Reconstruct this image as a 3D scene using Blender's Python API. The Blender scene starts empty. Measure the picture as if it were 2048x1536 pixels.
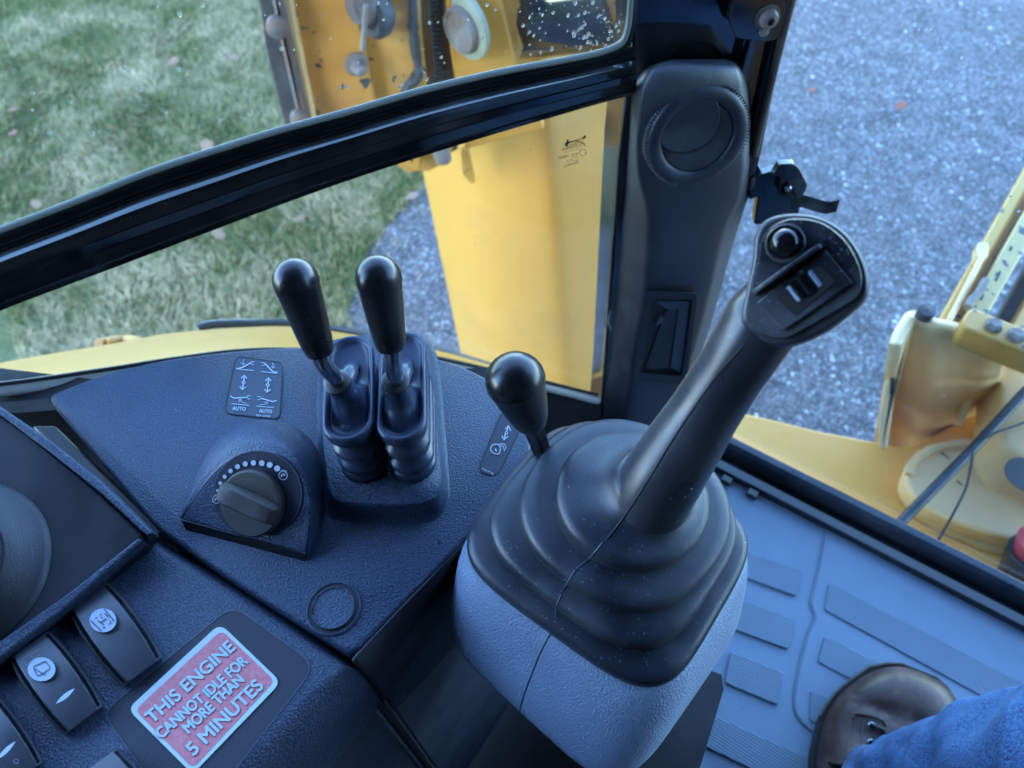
import bpy, bmesh, math, random
import numpy as np
from mathutils import Vector, Matrix, noise
random.seed(7); rng = np.random.default_rng(7)
S = bpy.context.scene
COL = S.collection
R = math.radians

# ------------------------------------------------------------------ camera
FPX = 1490.0
CAM = np.array([0.0, 0.0, 0.80])
_z = np.array([-79, 1093, 1490.0]); _z /= np.linalg.norm(_z)
_f = np.array([0, 0, -1.0]); _y = _f - _f.dot(_z) * _z; _y /= np.linalg.norm(_y)
_x = np.cross(_y, _z)
ROT = np.array([_x, _y, _z])
cd = bpy.data.cameras.new('camera'); cam = bpy.data.objects.new('camera', cd); COL.objects.link(cam)
cd.sensor_width = 36; cd.lens = FPX / 2048 * 36
cd.clip_start = 0.01; cd.clip_end = 500
m4 = Matrix.Identity(4)
for i in range(3):
    for j in range(3): m4[i][j] = ROT[i][j]
    m4[i][3] = CAM[i]
cam.matrix_world = m4
cd.dof.use_dof = True; cd.dof.focus_distance = 0.39; cd.dof.aperture_fstop = 10.0
S.camera = cam

# ------------------------------------------------------------------ light
SUN_AZ_DIR = Vector((-0.75, -0.66, 0)).normalized(); SUN_EL = R(27)
w = bpy.data.worlds.new('World'); S.world = w; w.use_nodes = True
nt = w.node_tree; bg = nt.nodes['Background']
sky = nt.nodes.new('ShaderNodeTexSky'); sky.sky_type = 'NISHITA'; sky.sun_disc = False
sky.sun_elevation = SUN_EL
sky.sun_rotation = math.atan2(SUN_AZ_DIR.x, SUN_AZ_DIR.y)
sky.altitude = 2500; sky.air_density = 1.0; sky.dust_density = 0.0; sky.ozone_density = 3.6
nt.links.new(sky.outputs[0], bg.inputs[0]); bg.inputs[1].default_value = 0.15
sd = bpy.data.lights.new('sun', 'SUN'); sd.energy = 0.15; sd.angle = R(20); sd.color = (1, .90, .78)
so = bpy.data.objects.new('sun', sd); COL.objects.link(so)
sv = Vector((SUN_AZ_DIR.x * math.cos(SUN_EL), SUN_AZ_DIR.y * math.cos(SUN_EL), math.sin(SUN_EL)))
so.rotation_euler = sv.to_track_quat('Z', 'Y').to_euler()
vs = S.view_settings; vs.view_transform = 'Standard'; vs.look = 'None'; vs.exposure = 3.95; vs.gamma = 1; vs.use_curve_mapping = False
S.cycles.max_bounces = 8; S.cycles.transparent_max_bounces = 12; S.cycles.use_denoising = True

# ------------------------------------------------------------------ geometry helpers (survey: picture point -> point on a real plane)
def ray(u, v): return ROT @ np.array([u - 1024, -(v - 768), -FPX])
def Z(u, v, h):
    r = ray(u, v); return Vector(CAM + r * (h - CAM[2]) / r[2])
def D(u, v, d): return Vector(CAM + ray(u, v) * d / FPX)
class Plane:
    def __init__(s, p, n):
        s.p = Vector(p); s.n = Vector(n).normalized()
    def at(s, u, v, off=0.0):
        r = Vector(ray(u, v)); c = Vector(CAM); q = s.p + s.n * off
        return c + r * ((q - c).dot(s.n) / r.dot(s.n))
    def shift(s, d): return Plane(s.p + s.n * d, s.n)
def HZ(h): return Plane((0, 0, h), (0, 0, 1))
def depth(p):
    q = ROT.T @ (np.array(p) - CAM); return -q[2]

def spline(pts, n=8, closed=False):
    P = [Vector(p) for p in pts]; N = len(P); out = []
    for i in range(N if closed else N - 1):
        if closed: a, b, c, d = P[i - 1], P[i], P[(i + 1) % N], P[(i + 2) % N]
        else:
            b, c = P[i], P[i + 1]; a = P[i - 1] if i else b * 2 - c; d = P[i + 2] if i + 2 < N else c * 2 - b
        for k in range(n):
            t = k / n
            out.append(0.5 * ((2 * b) + (c - a) * t + (2 * a - 5 * b + 4 * c - d) * t * t + (3 * b - a - 3 * c + d) * t ** 3))
    if not closed: out.append(P[-1])
    return out

WL = {}
def mk(name, verts, faces, mat, parent=None, smooth=True, angle=35, bevel=0, bseg=2, sub=0, origin=None, sol=0):
    V = [Vector(v) for v in verts]
    if origin is None:
        c = Vector((0, 0, 0))
        for v in V: c += v
        c /= max(1, len(V))
    else: c = Vector(origin)
    me = bpy.data.meshes.new(name); me.from_pydata([v - c for v in V], [], faces); me.validate(); me.update()
    bm = bmesh.new(); bm.from_mesh(me); bmesh.ops.recalc_face_normals(bm, faces=bm.faces); bm.to_mesh(me); bm.free()
    o = bpy.data.objects.new(name, me); COL.objects.link(o)
    if mat: me.materials.append(mat)
    place(o, c, parent)
    if smooth:
        me.polygons.foreach_set('use_smooth', [True] * len(me.polygons)); me.set_sharp_from_angle(angle=R(angle))
    if sol:
        s = o.modifiers.new('solid', 'SOLIDIFY'); s.thickness = sol; s.offset = 0
    if bevel:
        b = o.modifiers.new('bevel', 'BEVEL'); b.width = bevel; b.segments = bseg; b.limit_method = 'ANGLE'; b.angle_limit = R(30); b.harden_normals = True
    if sub:
        s = o.modifiers.new('sub', 'SUBSURF'); s.levels = sub; s.render_levels = sub
    return o
def place(o, c, parent):
    WL[o.name] = Vector(c)
    if parent:
        o.parent = parent; o.location = Vector(c) - WL[parent.name]
    else: o.location = c
def thing(name, label, cat, loc, group=None):
    o = bpy.data.objects.new(name, None); COL.objects.link(o); o.location = loc; WL[o.name] = Vector(loc)
    o.empty_display_size = .02
    tag(o, label, cat, group); return o
def tag(o, label, cat, group=None, kind=None):
    if label: o['label'] = label
    if cat: o['category'] = cat
    if group: o['group'] = group
    if kind: o['kind'] = kind
    return o
def struct(o, label=None):
    o['kind'] = 'structure'
    if label: o['label'] = label
    return o

def prism_data(outer, vec):
    n = len(outer); V = list(outer) + [p + vec for p in outer]
    F = [list(range(n)), list(range(2 * n - 1, n - 1, -1))] + [[i, (i + 1) % n, n + (i + 1) % n, n + i] for i in range(n)]
    return V, F
def plate(name, px, plane, thick, mat, parent=None, bevel=0, bseg=2, curve=0, off=0.0, **k):
    if curve: px = [(p.x, p.y) for p in spline([(u, v, 0) for u, v in px], curve, True)]
    P = [plane.at(u, v, off) for u, v in px]
    V, F = prism_data(P, -plane.n * thick)
    return mk(name, V, F, mat, parent, bevel=bevel, bseg=bseg, **k)
def rpx(pts, r, n=5):
    """round the corners of a pixel polygon"""
    out = []; N = len(pts)
    for i in range(N):
        a, b, c = Vector(pts[i - 1]), Vector(pts[i]), Vector(pts[(i + 1) % N])
        rr = r[i] if isinstance(r, (list, tuple)) else r
        d1, d2 = (a - b), (c - b); l1, l2 = d1.length, d2.length
        q = min(rr, l1 * .48, l2 * .48)
        if q < .5: out.append(tuple(b)); continue
        p, s = b + d1 / l1 * q, b + d2 / l2 * q
        for k in range(n + 1):
            t = k / n; out.append(tuple((1 - t) ** 2 * p + 2 * t * (1 - t) * b + t * t * s))
    return out
def loft(name, rings, mat, parent=None, closed=True, cap=(True, True), **k):
    n = len(rings[0]); V = [p for r in rings for p in r]; F = []
    for i in range(len(rings) - 1):
        for j in range(n if closed else n - 1):
            a = i * n + j; b = i * n + (j + 1) % n; F.append([a, b, b + n, a + n])
    if closed and cap[0]: F.append(list(range(n)))
    if closed and cap[1]: F.append([(len(rings) - 1) * n + j for j in range(n)])
    return mk(name, V, F, mat, parent, **k)
def frame_at(t, ref):
    t = t.normalized(); x = ref - t * ref.dot(t)
    if x.length < 1e-5: x = t.orthogonal()
    x.normalize(); return x, t.cross(x)
def tube_rings(pts, rad, seg=16, ref=Vector((0, 0, 1)), sq=1.0):
    P = [Vector(p) for p in pts]; out = []; x = None
    for i, p in enumerate(P):
        t = (P[min(i + 1, len(P) - 1)] - P[max(i - 1, 0)])
        x, y = frame_at(t, ref if x is None else x)
        r = rad[i] if isinstance(rad, (list, tuple)) else rad
        out.append([p + x * (r * math.cos(a)) + y * (r * sq * math.sin(a)) for a in [2 * math.pi * k / seg for k in range(seg)]])
    return out
def tube(name, pts, rad, mat, parent=None, seg=16, ref=Vector((0, 0, 1)), sq=1.0, **k):
    return loft(name, tube_rings(pts, rad, seg, ref, sq), mat, parent, **k)
def lathe(name, prof, org, axis, mat, parent=None, seg=40, ref=Vector((1, 0, 0)), cap=(True, True), **k):
    """prof: (radius, height along axis)"""
    org = Vector(org); ax = Vector(axis).normalized(); x, y = frame_at(ax, ref)
    rings = [[org + ax * h + x * (max(r, 1e-5) * math.cos(2 * math.pi * j / seg)) + y * (max(r, 1e-5) * math.sin(2 * math.pi * j / seg)) for j in range(seg)] for r, h in prof]
    return loft(name, rings, mat, parent, cap=cap, **k)
def ribbons(name, lines, plane, mat, parent, off=.0003, th=.0002, closed=()):
    """printed strokes: list of (px polyline, width px)"""
    V = []; F = []
    for li, (pl, wd) in enumerate(lines):
        P = [Vector(p) for p in pl]; n = len(P); L = []; Rr = []
        for i, p in enumerate(P):
            if (pl[0] == pl[-1]) and n > 3: a, b = P[i - 1 if i else n - 2], P[i + 1 if i < n - 1 else 1]
            else: a, b = P[max(0, i - 1)], P[min(n - 1, i + 1)]
            t = (b - a); t = t.normalized() if t.length else Vector((1, 0)); nn = Vector((-t.y, t.x)) * wd / 2
            L.append(p + nn); Rr.append(p - nn)
        b0 = len(V)
        for p in L + Rr: V.append(plane.at(p.x, p.y, off + th))
        for i in range(n - 1): F.append([b0 + i, b0 + i + 1, b0 + n + i + 1, b0 + n + i])
    return mk(name, V, F, mat, parent, smooth=False)
def circ(cx, cy, rx, ry=None, n=24, a0=0, a1=360):
    ry = rx if ry is None else ry
    return [(cx + rx * math.cos(R(a0 + (a1 - a0) * k / n)), cy + ry * math.sin(R(a0 + (a1 - a0) * k / n))) for k in range(n + 1)]
def discs(name, cs, plane, mat, parent, off=.0005):
    V = []; F = []
    for cx, cy, rx, ry in cs:
        b = len(V)
        for u, v in circ(cx, cy, rx, ry, 20)[:-1]: V.append(plane.at(u, v, off))
        F.append(list(range(b, b + 20)))
    return mk(name, V, F, mat, parent, smooth=False)
def text(name, s, a, b, hpx, plane, mat, parent, off=.0005, bold=0.0, mirror=False, fat=None):
    """text whose baseline runs from picture point a to b, hpx tall"""
    A = plane.at(*a, off); B = plane.at(*b, off)
    d = Vector((b[0] - a[0], b[1] - a[1])).normalized(); up = Vector((d.y, -d.x))
    T = plane.at(a[0] + up.x * hpx, a[1] + up.y * hpx, off)
    cu = bpy.data.curves.new(name, 'FONT'); cu.body = s; cu.size = 1; cu.offset = bold
    o = bpy.data.objects.new(name, cu); COL.objects.link(o); bpy.context.view_layer.update()
    me = bpy.data.meshes.new_from_object(o); bpy.data.objects.remove(o)
    co = [v.co.copy() for v in me.vertices]
    x0 = min(c.x for c in co); x1 = max(c.x for c in co); y1 = max(c.y for c in co); y0 = 0
    ex = (B - A); ey = (T - A)
    for v in me.vertices:
        tx = (v.co.x - x0) / (x1 - x0); ty = v.co.y / y1
        if mirror: tx = 1 - tx
        v.co = A + ex * tx + ey * ty
    c = (A + B) / 2
    for v in me.vertices: v.co -= c
    if fat:
        bm = bmesh.new(); bm.from_mesh(me); g0 = bm.verts[:] + bm.edges[:] + bm.faces[:]
        exn, eyn = ex.normalized(), ey.normalized()
        for q_, (fx, fy) in enumerate(fat):
            dup = bmesh.ops.duplicate(bm, geom=g0); vv = [e for e in dup['geom'] if isinstance(e, bmesh.types.BMVert)]
            bmesh.ops.translate(bm, verts=vv, vec=exn * fx + eyn * fy + plane.n * (.00004 * (q_ + 1)))
        bm.to_mesh(me); bm.free()
    me.materials.clear(); me.materials.append(mat); me.update()
    q = bpy.data.objects.new(name, me); COL.objects.link(q); place(q, c, parent); return q

# ------------------------------------------------------------------ materials
def N(nt, t, **k):
    n = nt.nodes.new(t)
    for a, b in k.items(): setattr(n, a, b)
    return n
def base_mat(name, col, rough=.5, spec=.5, metal=0.0, coat=0):
    m = bpy.data.materials.new(name); m.use_nodes = True; b = m.node_tree.nodes['Principled BSDF']
    b.inputs['Base Color'].default_value = (*col, 1); b.inputs['Roughness'].default_value = rough
    b.inputs['Specular IOR Level'].default_value = spec; b.inputs['Metallic'].default_value = metal
    if coat: b.inputs['Coat Weight'].default_value = coat
    return m, m.node_tree, b
def noise_node(nt, scale, detail=3, rough=.55, coord='Object', stretch=None):
    tc = N(nt, 'ShaderNodeTexCoord'); n = N(nt, 'ShaderNodeTexNoise'); n.inputs['Scale'].default_value = scale
    n.inputs['Detail'].default_value = detail; n.inputs['Roughness'].default_value = rough
    if stretch:
        mp = N(nt, 'ShaderNodeMapping'); mp.inputs['Scale'].default_value = stretch; nt.links.new(tc.outputs[coord], mp.inputs[0]); nt.links.new(mp.outputs[0], n.inputs['Vector'])
    else: nt.links.new(tc.outputs[coord], n.inputs['Vector'])
    return n
def ramp(nt, src, stops):
    r = N(nt, 'ShaderNodeValToRGB'); e = r.color_ramp.elements
    while len(e) < len(stops): e.new(.5)
    for k, (p, c) in enumerate(stops):
        e[k].position = p; e[k].color = (*c, 1) if len(c) == 3 else c
    nt.links.new(src, r.inputs[0]); return r
def mix(nt, fac, a, b):
    m = N(nt, 'ShaderNodeMix', data_type='RGBA')
    for s, v in ((m.inputs[0], fac), (m.inputs[6], a), (m.inputs[7], b)):
        if isinstance(v, (tuple, list)): s.default_value = (*v, 1)
        elif isinstance(v, (int, float)): s.default_value = v
        else: nt.links.new(v, s)
    return m.outputs[2]
def bump(nt, bsdf, src, strength, dist, prev=None):
    b = N(nt, 'ShaderNodeBump'); b.inputs['Strength'].default_value = strength; b.inputs['Distance'].default_value = dist
    nt.links.new(src, b.inputs['Height'])
    if prev: nt.links.new(prev, b.inputs['Normal'])
    nt.links.new(b.outputs[0], bsdf.inputs['Normal']); return b.outputs[0]
def plastic(name, col, rough=.45, grain=900, gs=.35, dist=.0004, dust=0.0, spec=.5, dcol=(.35, .38, .42), smudge=.12, grainy=False):
    m, nt, b = base_mat(name, col, rough, spec)
    n = noise_node(nt, grain, 2, .5)
    if gs: bump(nt, b, n.outputs[0], gs, dist)
    s = noise_node(nt, 28, 4, .6)
    r = N(nt, 'ShaderNodeMapRange'); r.inputs[1].default_value = .3; r.inputs[2].default_value = .7
    r.inputs[3].default_value = rough - smudge; r.inputs[4].default_value = rough + smudge; nt.links.new(s.outputs[0], r.inputs[0]); nt.links.new(r.outputs[0], b.inputs['Roughness'])
    c = mix(nt, s.outputs[0], tuple(x * .85 for x in col), tuple(x * 1.2 for x in col))
    if grainy:
        gr_ = ramp(nt, n.outputs[0], [(.36, (.62, .62, .62)), (.5, (.96, .96, .96)), (.66, (1.5, 1.5, 1.5))])
        mm_ = N(nt, 'ShaderNodeMix', data_type='RGBA', blend_type='MULTIPLY'); mm_.inputs[0].default_value = 1; nt.links.new(c, mm_.inputs[6]); nt.links.new(gr_.outputs[0], mm_.inputs[7]); c = mm_.outputs[2]
    if dust:
        d = noise_node(nt, 700, 1, .5)
        dr = ramp(nt, d.outputs[0], [(.5, (0, 0, 0)), (.5 + (.30 - dust * .1), (0, 0, 0)), (.86, (1, 1, 1))]); dr.color_ramp.interpolation = 'LINEAR'
        l = noise_node(nt, 14, 4, .65); lr = ramp(nt, l.outputs[0], [(.45, (0, 0, 0)), (.75, (dust * .3,) * 3)])
        mx = N(nt, 'ShaderNodeMath', operation='MAXIMUM'); nt.links.new(dr.outputs[0], mx.inputs[0]); nt.links.new(lr.outputs[0], mx.inputs[1])
        c = mix(nt, mx.outputs[0], c, dcol)
    nt.links.new(c, b.inputs['Base Color'])
    return m
M_console = plastic('console_plastic', (.036, .058, .100), .42, 900, .8, .0008, dust=.15, spec=.42, grainy=True)
M_panel = plastic('switch_panel_plastic', (.042, .060, .095), .42, 900, .8, .0008, dust=.15, spec=.42, grainy=True)
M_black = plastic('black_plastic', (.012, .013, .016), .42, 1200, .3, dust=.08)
M_void = plastic('black_lining', (.006, .006, .008), .7, 500, .2)
M_trim = plastic('pillar_trim_plastic', (.014, .019, .030), .5, 1100, .55, .0005, dust=.2, spec=1.0)
M_vent = plastic('vent_plastic', (.012, .017, .028), .5, 1400, .2, dust=.45)
M_rubber = plastic('gaiter_rubber', (.015, .021, .032), .44, 1800, .12, .0003, dust=.5)
M_brub = plastic('lever_boot_rubber', (.020, .032, .066), .34, 1800, .1, .0003, dust=.3)
M_knob = plastic('knob_plastic', (.010, .010, .012), .30, 1500, .14, .0003, dust=.12)
M_grip = plastic('grip_plastic', (.020, .024, .033), .34, 1600, .1, .0003, dust=.25)
M_gface = plastic('grip_face_plastic', (.013, .015, .020), .30, 1400, .15, .0003, dust=.9)
M_gloss = plastic('gloss_black_button', (.006, .006, .008), .12, 10, 0)
M_dial = plastic('worn_dial_plastic', (.046, .036, .029), .55, 1300, .25, dust=.3)
M_ped = plastic('grey_pedestal_plastic', (.20, .262, .36), .48, 950, .8, .0008, dust=.2, dcol=(.5, .52, .55), grainy=False)
M_mat = plastic('floor_mat_rubber', (.19, .255, .335), .62, 300, .12, .0003, dust=.3, dcol=(.26, .26, .25))
M_tread = plastic('floor_tread_rubber', (.155, .21, .27), .62, 800, .8, .0007, dust=.25, dcol=(.2, .2, .2))
_nt = M_tread.node_tree; _b = _nt.nodes['Principled BSDF']; _tc = N(_nt, 'ShaderNodeTexCoord'); _mp = N(_nt, 'ShaderNodeMapping'); _mp.inputs['Rotation'].default_value = (0, 0, R(38)); _wv = N(_nt, 'ShaderNodeTexWave'); _wv.bands_direction = 'Y'; _wv.inputs['Scale'].default_value = 110; _wv.inputs['Distortion'].default_value = 1.5; _wv.inputs['Detail'].default_value = 2
_nt.links.new(_tc.outputs['Object'], _mp.inputs[0]); _nt.links.new(_mp.outputs[0], _wv.inputs['Vector']); _old = _b.inputs['Normal'].links[0].from_socket; bump(_nt, _b, _wv.outputs[0], .4, .0007, _old)
M_steel = plastic('black_painted_steel', (.005, .005, .007), .10, 90, .03, .0003, dust=.18, smudge=.04, spec=1.0)
M_print = base_mat('white_print', (.55, .62, .68), .55)[0]
M_pline = base_mat('faint_print_line', (.12, .14, .17), .5)[0]
M_chrome = base_mat('zinc_plated_steel', (.45, .46, .48), .25, metal=1)[0]
M_lower = plastic('grey_side_panel', (.030, .042, .065), .5, 900, .2)
def icon_disc(): return base_mat('icon_print_blue_grey', (.30, .36, .45), .5)[0]
M_icon = icon_disc()
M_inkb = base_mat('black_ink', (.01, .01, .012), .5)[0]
M_rocker = plastic('rocker_plastic', (.040, .044, .054), .42, 1200, .15, dust=.45, smudge=.06)
M_white = base_mat('pale_seal_rubber', (.20, .22, .20), .45)[0]
M_alu = base_mat('pale_sill_seal', (.42, .40, .38), .35)[0]

def yellow(name, col=(.80, .37, .055), rough=.42, wear=.5, chips=True, seed=0):
    m, nt, b = base_mat(name, col, rough, .5)
    n = noise_node(nt, 6 + seed, 5, .6); c = mix(nt, n.outputs[0], tuple(x * .86 for x in col), tuple(min(1, x * 1.1) for x in col))
    g = noise_node(nt, 3.3, 6, .75); gr = ramp(nt, g.outputs[0], [(.5, (0, 0, 0)), (.75, (wear, wear, wear))])
    c = mix(nt, gr.outputs[0], c, (.20, .12, .06))
    if chips:
        k = noise_node(nt, 38, 2, .5); kr = ramp(nt, k.outputs[0], [(.64, (0, 0, 0)), (.66, (1, 1, 1))])
        c = mix(nt, kr.outputs[0], c, (.05, .045, .05))
    nt.links.new(c, b.inputs['Base Color'])
    f = noise_node(nt, 220, 2); bump(nt, b, f.outputs[0], .12, .001); return m
M_y1 = yellow('stabilizer_yellow', (.56, .29, .06), wear=.8)
M_y2 = yellow('post_yellow', (.54, .265, .05), wear=.35, chips=False)
M_y3 = yellow('worn_casting_yellow', (.78, .52, .25), wear=.3, chips=False)
M_fender = yellow('fender_yellow', (.56, .27, .05), wear=.1, chips=False)
def rust(name, col=(.16, .085, .05), c2=(.10, .10, .11)):
    m, nt, b = base_mat(name, col, .6, .4)
    n = noise_node(nt, 24, 5, .7); r = ramp(nt, n.outputs[0], [(.35, col), (.65, c2)]); nt.links.new(r.outputs[0], b.inputs['Base Color'])
    bump(nt, b, n.outputs[0], .5, .004); return m
M_rust = rust('rusted_steel'); M_dsteel = rust('dark_worn_steel', (.035, .033, .036), (.07, .07, .075))
M_pin = rust('grey_pin_steel', (.15, .105, .085), (.22, .20, .19)); M_washer = rust('greased_washer', (.33, .33, .24), (.22, .23, .18))
M_hose = plastic('hose_rubber', (.02, .024, .03), .4, 400, .1)
M_red = base_mat('red_cap_plastic', (.60, .07, .10), .35)[0]

def glass_mat(name, tint):
    m = bpy.data.materials.new(name); m.use_nodes = True; nt = m.node_tree; nt.nodes.clear()
    out = N(nt, 'ShaderNodeOutputMaterial'); mx = N(nt, 'ShaderNodeMixShader'); t = N(nt, 'ShaderNodeBsdfTransparent'); g = N(nt, 'ShaderNodeBsdfGlossy')
    lw = N(nt, 'ShaderNodeLayerWeight'); lw.inputs[0].default_value = .5; pw = N(nt, 'ShaderNodeMath', operation='POWER'); pw.inputs[1].default_value = 5; nt.links.new(lw.outputs['Facing'], pw.inputs[0])
    fr = N(nt, 'ShaderNodeMapRange'); fr.inputs[3].default_value = .03; fr.inputs[4].default_value = .9; nt.links.new(pw.outputs[0], fr.inputs[0])
    t.inputs[0].default_value = (*tint, 1); g.inputs['Roughness'].default_value = .01
    nt.links.new(fr.outputs[0], mx.inputs[0]); nt.links.new(t.outputs[0], mx.inputs[1]); nt.links.new(g.outputs[0], mx.inputs[2]); nt.links.new(mx.outputs[0], out.inputs[0])
    return m
M_glass = glass_mat('window_glass', (.90, .95, .93))
m, nt_, b_ = base_mat('water_drop', (.9, .92, .95), .03, .5); b_.inputs['Transmission Weight'].default_value = .75; b_.inputs['IOR'].default_value = 1.33
M_drop = m

# ------------------------------------------------------------------ planes of the place
SW = Plane((.101, .49, 0), (.259, -.966, 0))            # side window
PP = Plane((.101, .49, 0), (.10, -.995, 0))             # pillar back plane
RWn = Vector((-.616, -.787, 0)).normalized()
RW = Plane(Z(1410, 930, 0), RWn)                        # rear window / sill line
GZ = -1.10                                              # outside ground
TOP = HZ(.44)                                           # console top

# ================================================================== OUTSIDE GROUND
def ground_mat():
    m, nt, b = base_mat('asphalt_gravel', (.1, .1, .1), .75, .4)
    v = N(nt, 'ShaderNodeTexVoronoi'); v.inputs['Scale'].default_value = 150; tc = N(nt, 'ShaderNodeTexCoord'); nt.links.new(tc.outputs['Object'], v.inputs['Vector'])
    r = ramp(nt, v.outputs['Color'], [(.0, (.04, .035, .036)), (.5, (.115, .10, .105)), (.85, (.29, .26, .27)), (1, (.50, .46, .46))])
    n = noise_node(nt, 9, 6, .65); r2 = ramp(nt, n.outputs[0], [(.32, (.50, .50, .50)), (.68, (1.18, 1.14, 1.10))])
    mm = N(nt, 'ShaderNodeMix', data_type='RGBA', blend_type='MULTIPLY'); mm.inputs[0].default_value = 1
    nt.links.new(r.outputs[0], mm.inputs[6]); nt.links.new(r2.outputs[0], mm.inputs[7])
    e = noise_node(nt, 1.4, 5, .6); er = ramp(nt, e.outputs[0], [(.55, (0, 0, 0)), (.75, (.5, .5, .5))])
    nt.links.new(mix(nt, er.outputs[0], mm.outputs[2], (.07, .062, .055)), b.inputs['Base Color'])
    n2 = noise_node(nt, 160, 3); bump(nt, b, n2.outputs[0], .8, .008)
    return m
M_ground = ground_mat()
g = mk('ground', [(-60, -60, GZ), (60, -60, GZ), (60, 60, GZ), (-60, 60, GZ)], [[0, 1, 2, 3]], M_ground, smooth=False, origin=(0, 0, GZ)); struct(g)
# stones lying proud of the asphalt
def stones():
    n = 42000; bx = [(1, 0, 0), (-1, 0, 0), (0, 1, 0), (0, -1, 0), (0, 0, 1), (0, 0, -.4)]
    base = np.array(bx); tri = np.array([(0, 2, 4), (2, 1, 4), (1, 3, 4), (3, 0, 4), (2, 0, 5), (1, 2, 5), (3, 1, 5), (0, 3, 5)])
    P = np.column_stack([rng.uniform(-.7, 3.6, n), rng.uniform(.7, 4.8, n)])
    P = P[[not in_lawn(p[0], p[1]) for p in P]]; n = len(P)
    s = rng.uniform(.002, .0055, n) * rng.choice([1, 1, 1, 1.7], n)
    a = rng.uniform(0, 6.28, n); ca, sa = np.cos(a), np.sin(a)
    V = np.zeros((n, 6, 3)); jit = rng.uniform(.6, 1.3, (n, 6, 1))
    B = base[None] * jit * s[:, None, None]; B[:, :, 2] *= .55
    V[:, :, 0] = B[:, :, 0] * ca[:, None] - B[:, :, 1] * sa[:, None] + P[:, 0, None]
    V[:, :, 1] = B[:, :, 0] * sa[:, None] + B[:, :, 1] * ca[:, None] + P[:, 1, None]
    V[:, :, 2] = B[:, :, 2] + GZ + .001
    F = (tri[None] + (np.arange(n) * 6)[:, None, None]).reshape(-1, 3)
    me = bpy.data.meshes.new('gravel_stones'); me.from_pydata(V.reshape(-1, 3).tolist(), [], F.tolist()); me.update()
    m, nt, b = base_mat('pale_stone', (.2, .2, .2), .6); gi = N(nt, 'ShaderNodeNewGeometry'); r = ramp(nt, gi.outputs['Random Per Island'], [(0, (.04, .045, .05)), (.5, (.16, .17, .18)), (.85, (.36, .37, .38)), (1, (.62, .63, .64))])
    nt.links.new(r.outputs[0], b.inputs['Base Color']); me.materials.append(m)
    o = bpy.data.objects.new('gravel_stones', me); COL.objects.link(o); tag(o, 'small pale stones set in the grey gravel yard', 'gravel', kind='stuff')
EDGE = [Z(560, 760, GZ), Z(690, 650, GZ), Z(735, 500, GZ), Z(820, 400, GZ), Z(880, 330, GZ), Z(960, 150, GZ), Z(1010, 0, GZ)]
EDGE = [p for p in EDGE]; ev = (EDGE[-1] - EDGE[-2]); EDGE.append(EDGE[-1] + ev * 8); EDGE.insert(0, EDGE[0] - (EDGE[1] - EDGE[0]) * 6)
EY = [p.y for p in EDGE]; EX = [p.x for p in EDGE]
def edge_x(y): return float(np.interp(y, EY, EX))
def in_lawn(x, y): return x < edge_x(y) + .06 * noise.noise((x * 4, y * 4, 0)) + .03 * noise.noise((x * 17, y * 17, 3))
stones()
lv = []; ys = np.linspace(-12, 30, 400)
ys = np.unique(np.concatenate([ys, np.linspace(.8, 5.5, 150)]))
for y in ys: lv.append((edge_x(y) + .04 * noise.noise((0, y * 5, 0)), y, GZ + .004))
V = [(x, y, z) for x, y, z in lv] + [(-40, y, GZ + .004) for x, y, z in lv]; n = len(lv)
m, nt, b = base_mat('lawn_soil', (.05, .07, .03), .9, .2)
nn = noise_node(nt, 3, 6, .7); rr = ramp(nt, nn.outputs[0], [(.3, (.11, .12, .05)), (.55, (.15, .17, .065)), (.75, (.3, .27, .15))]); nt.links.new(rr.outputs[0], b.inputs['Base Color'])
nb = noise_node(nt, 60, 5, .7); bump(nt, b, nb.outputs[0], 1, .02)
lawn = mk('lawn', V, [[i, i + 1, n + i + 1, n + i] for i in range(n - 1)], m, smooth=False); struct(lawn)
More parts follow.
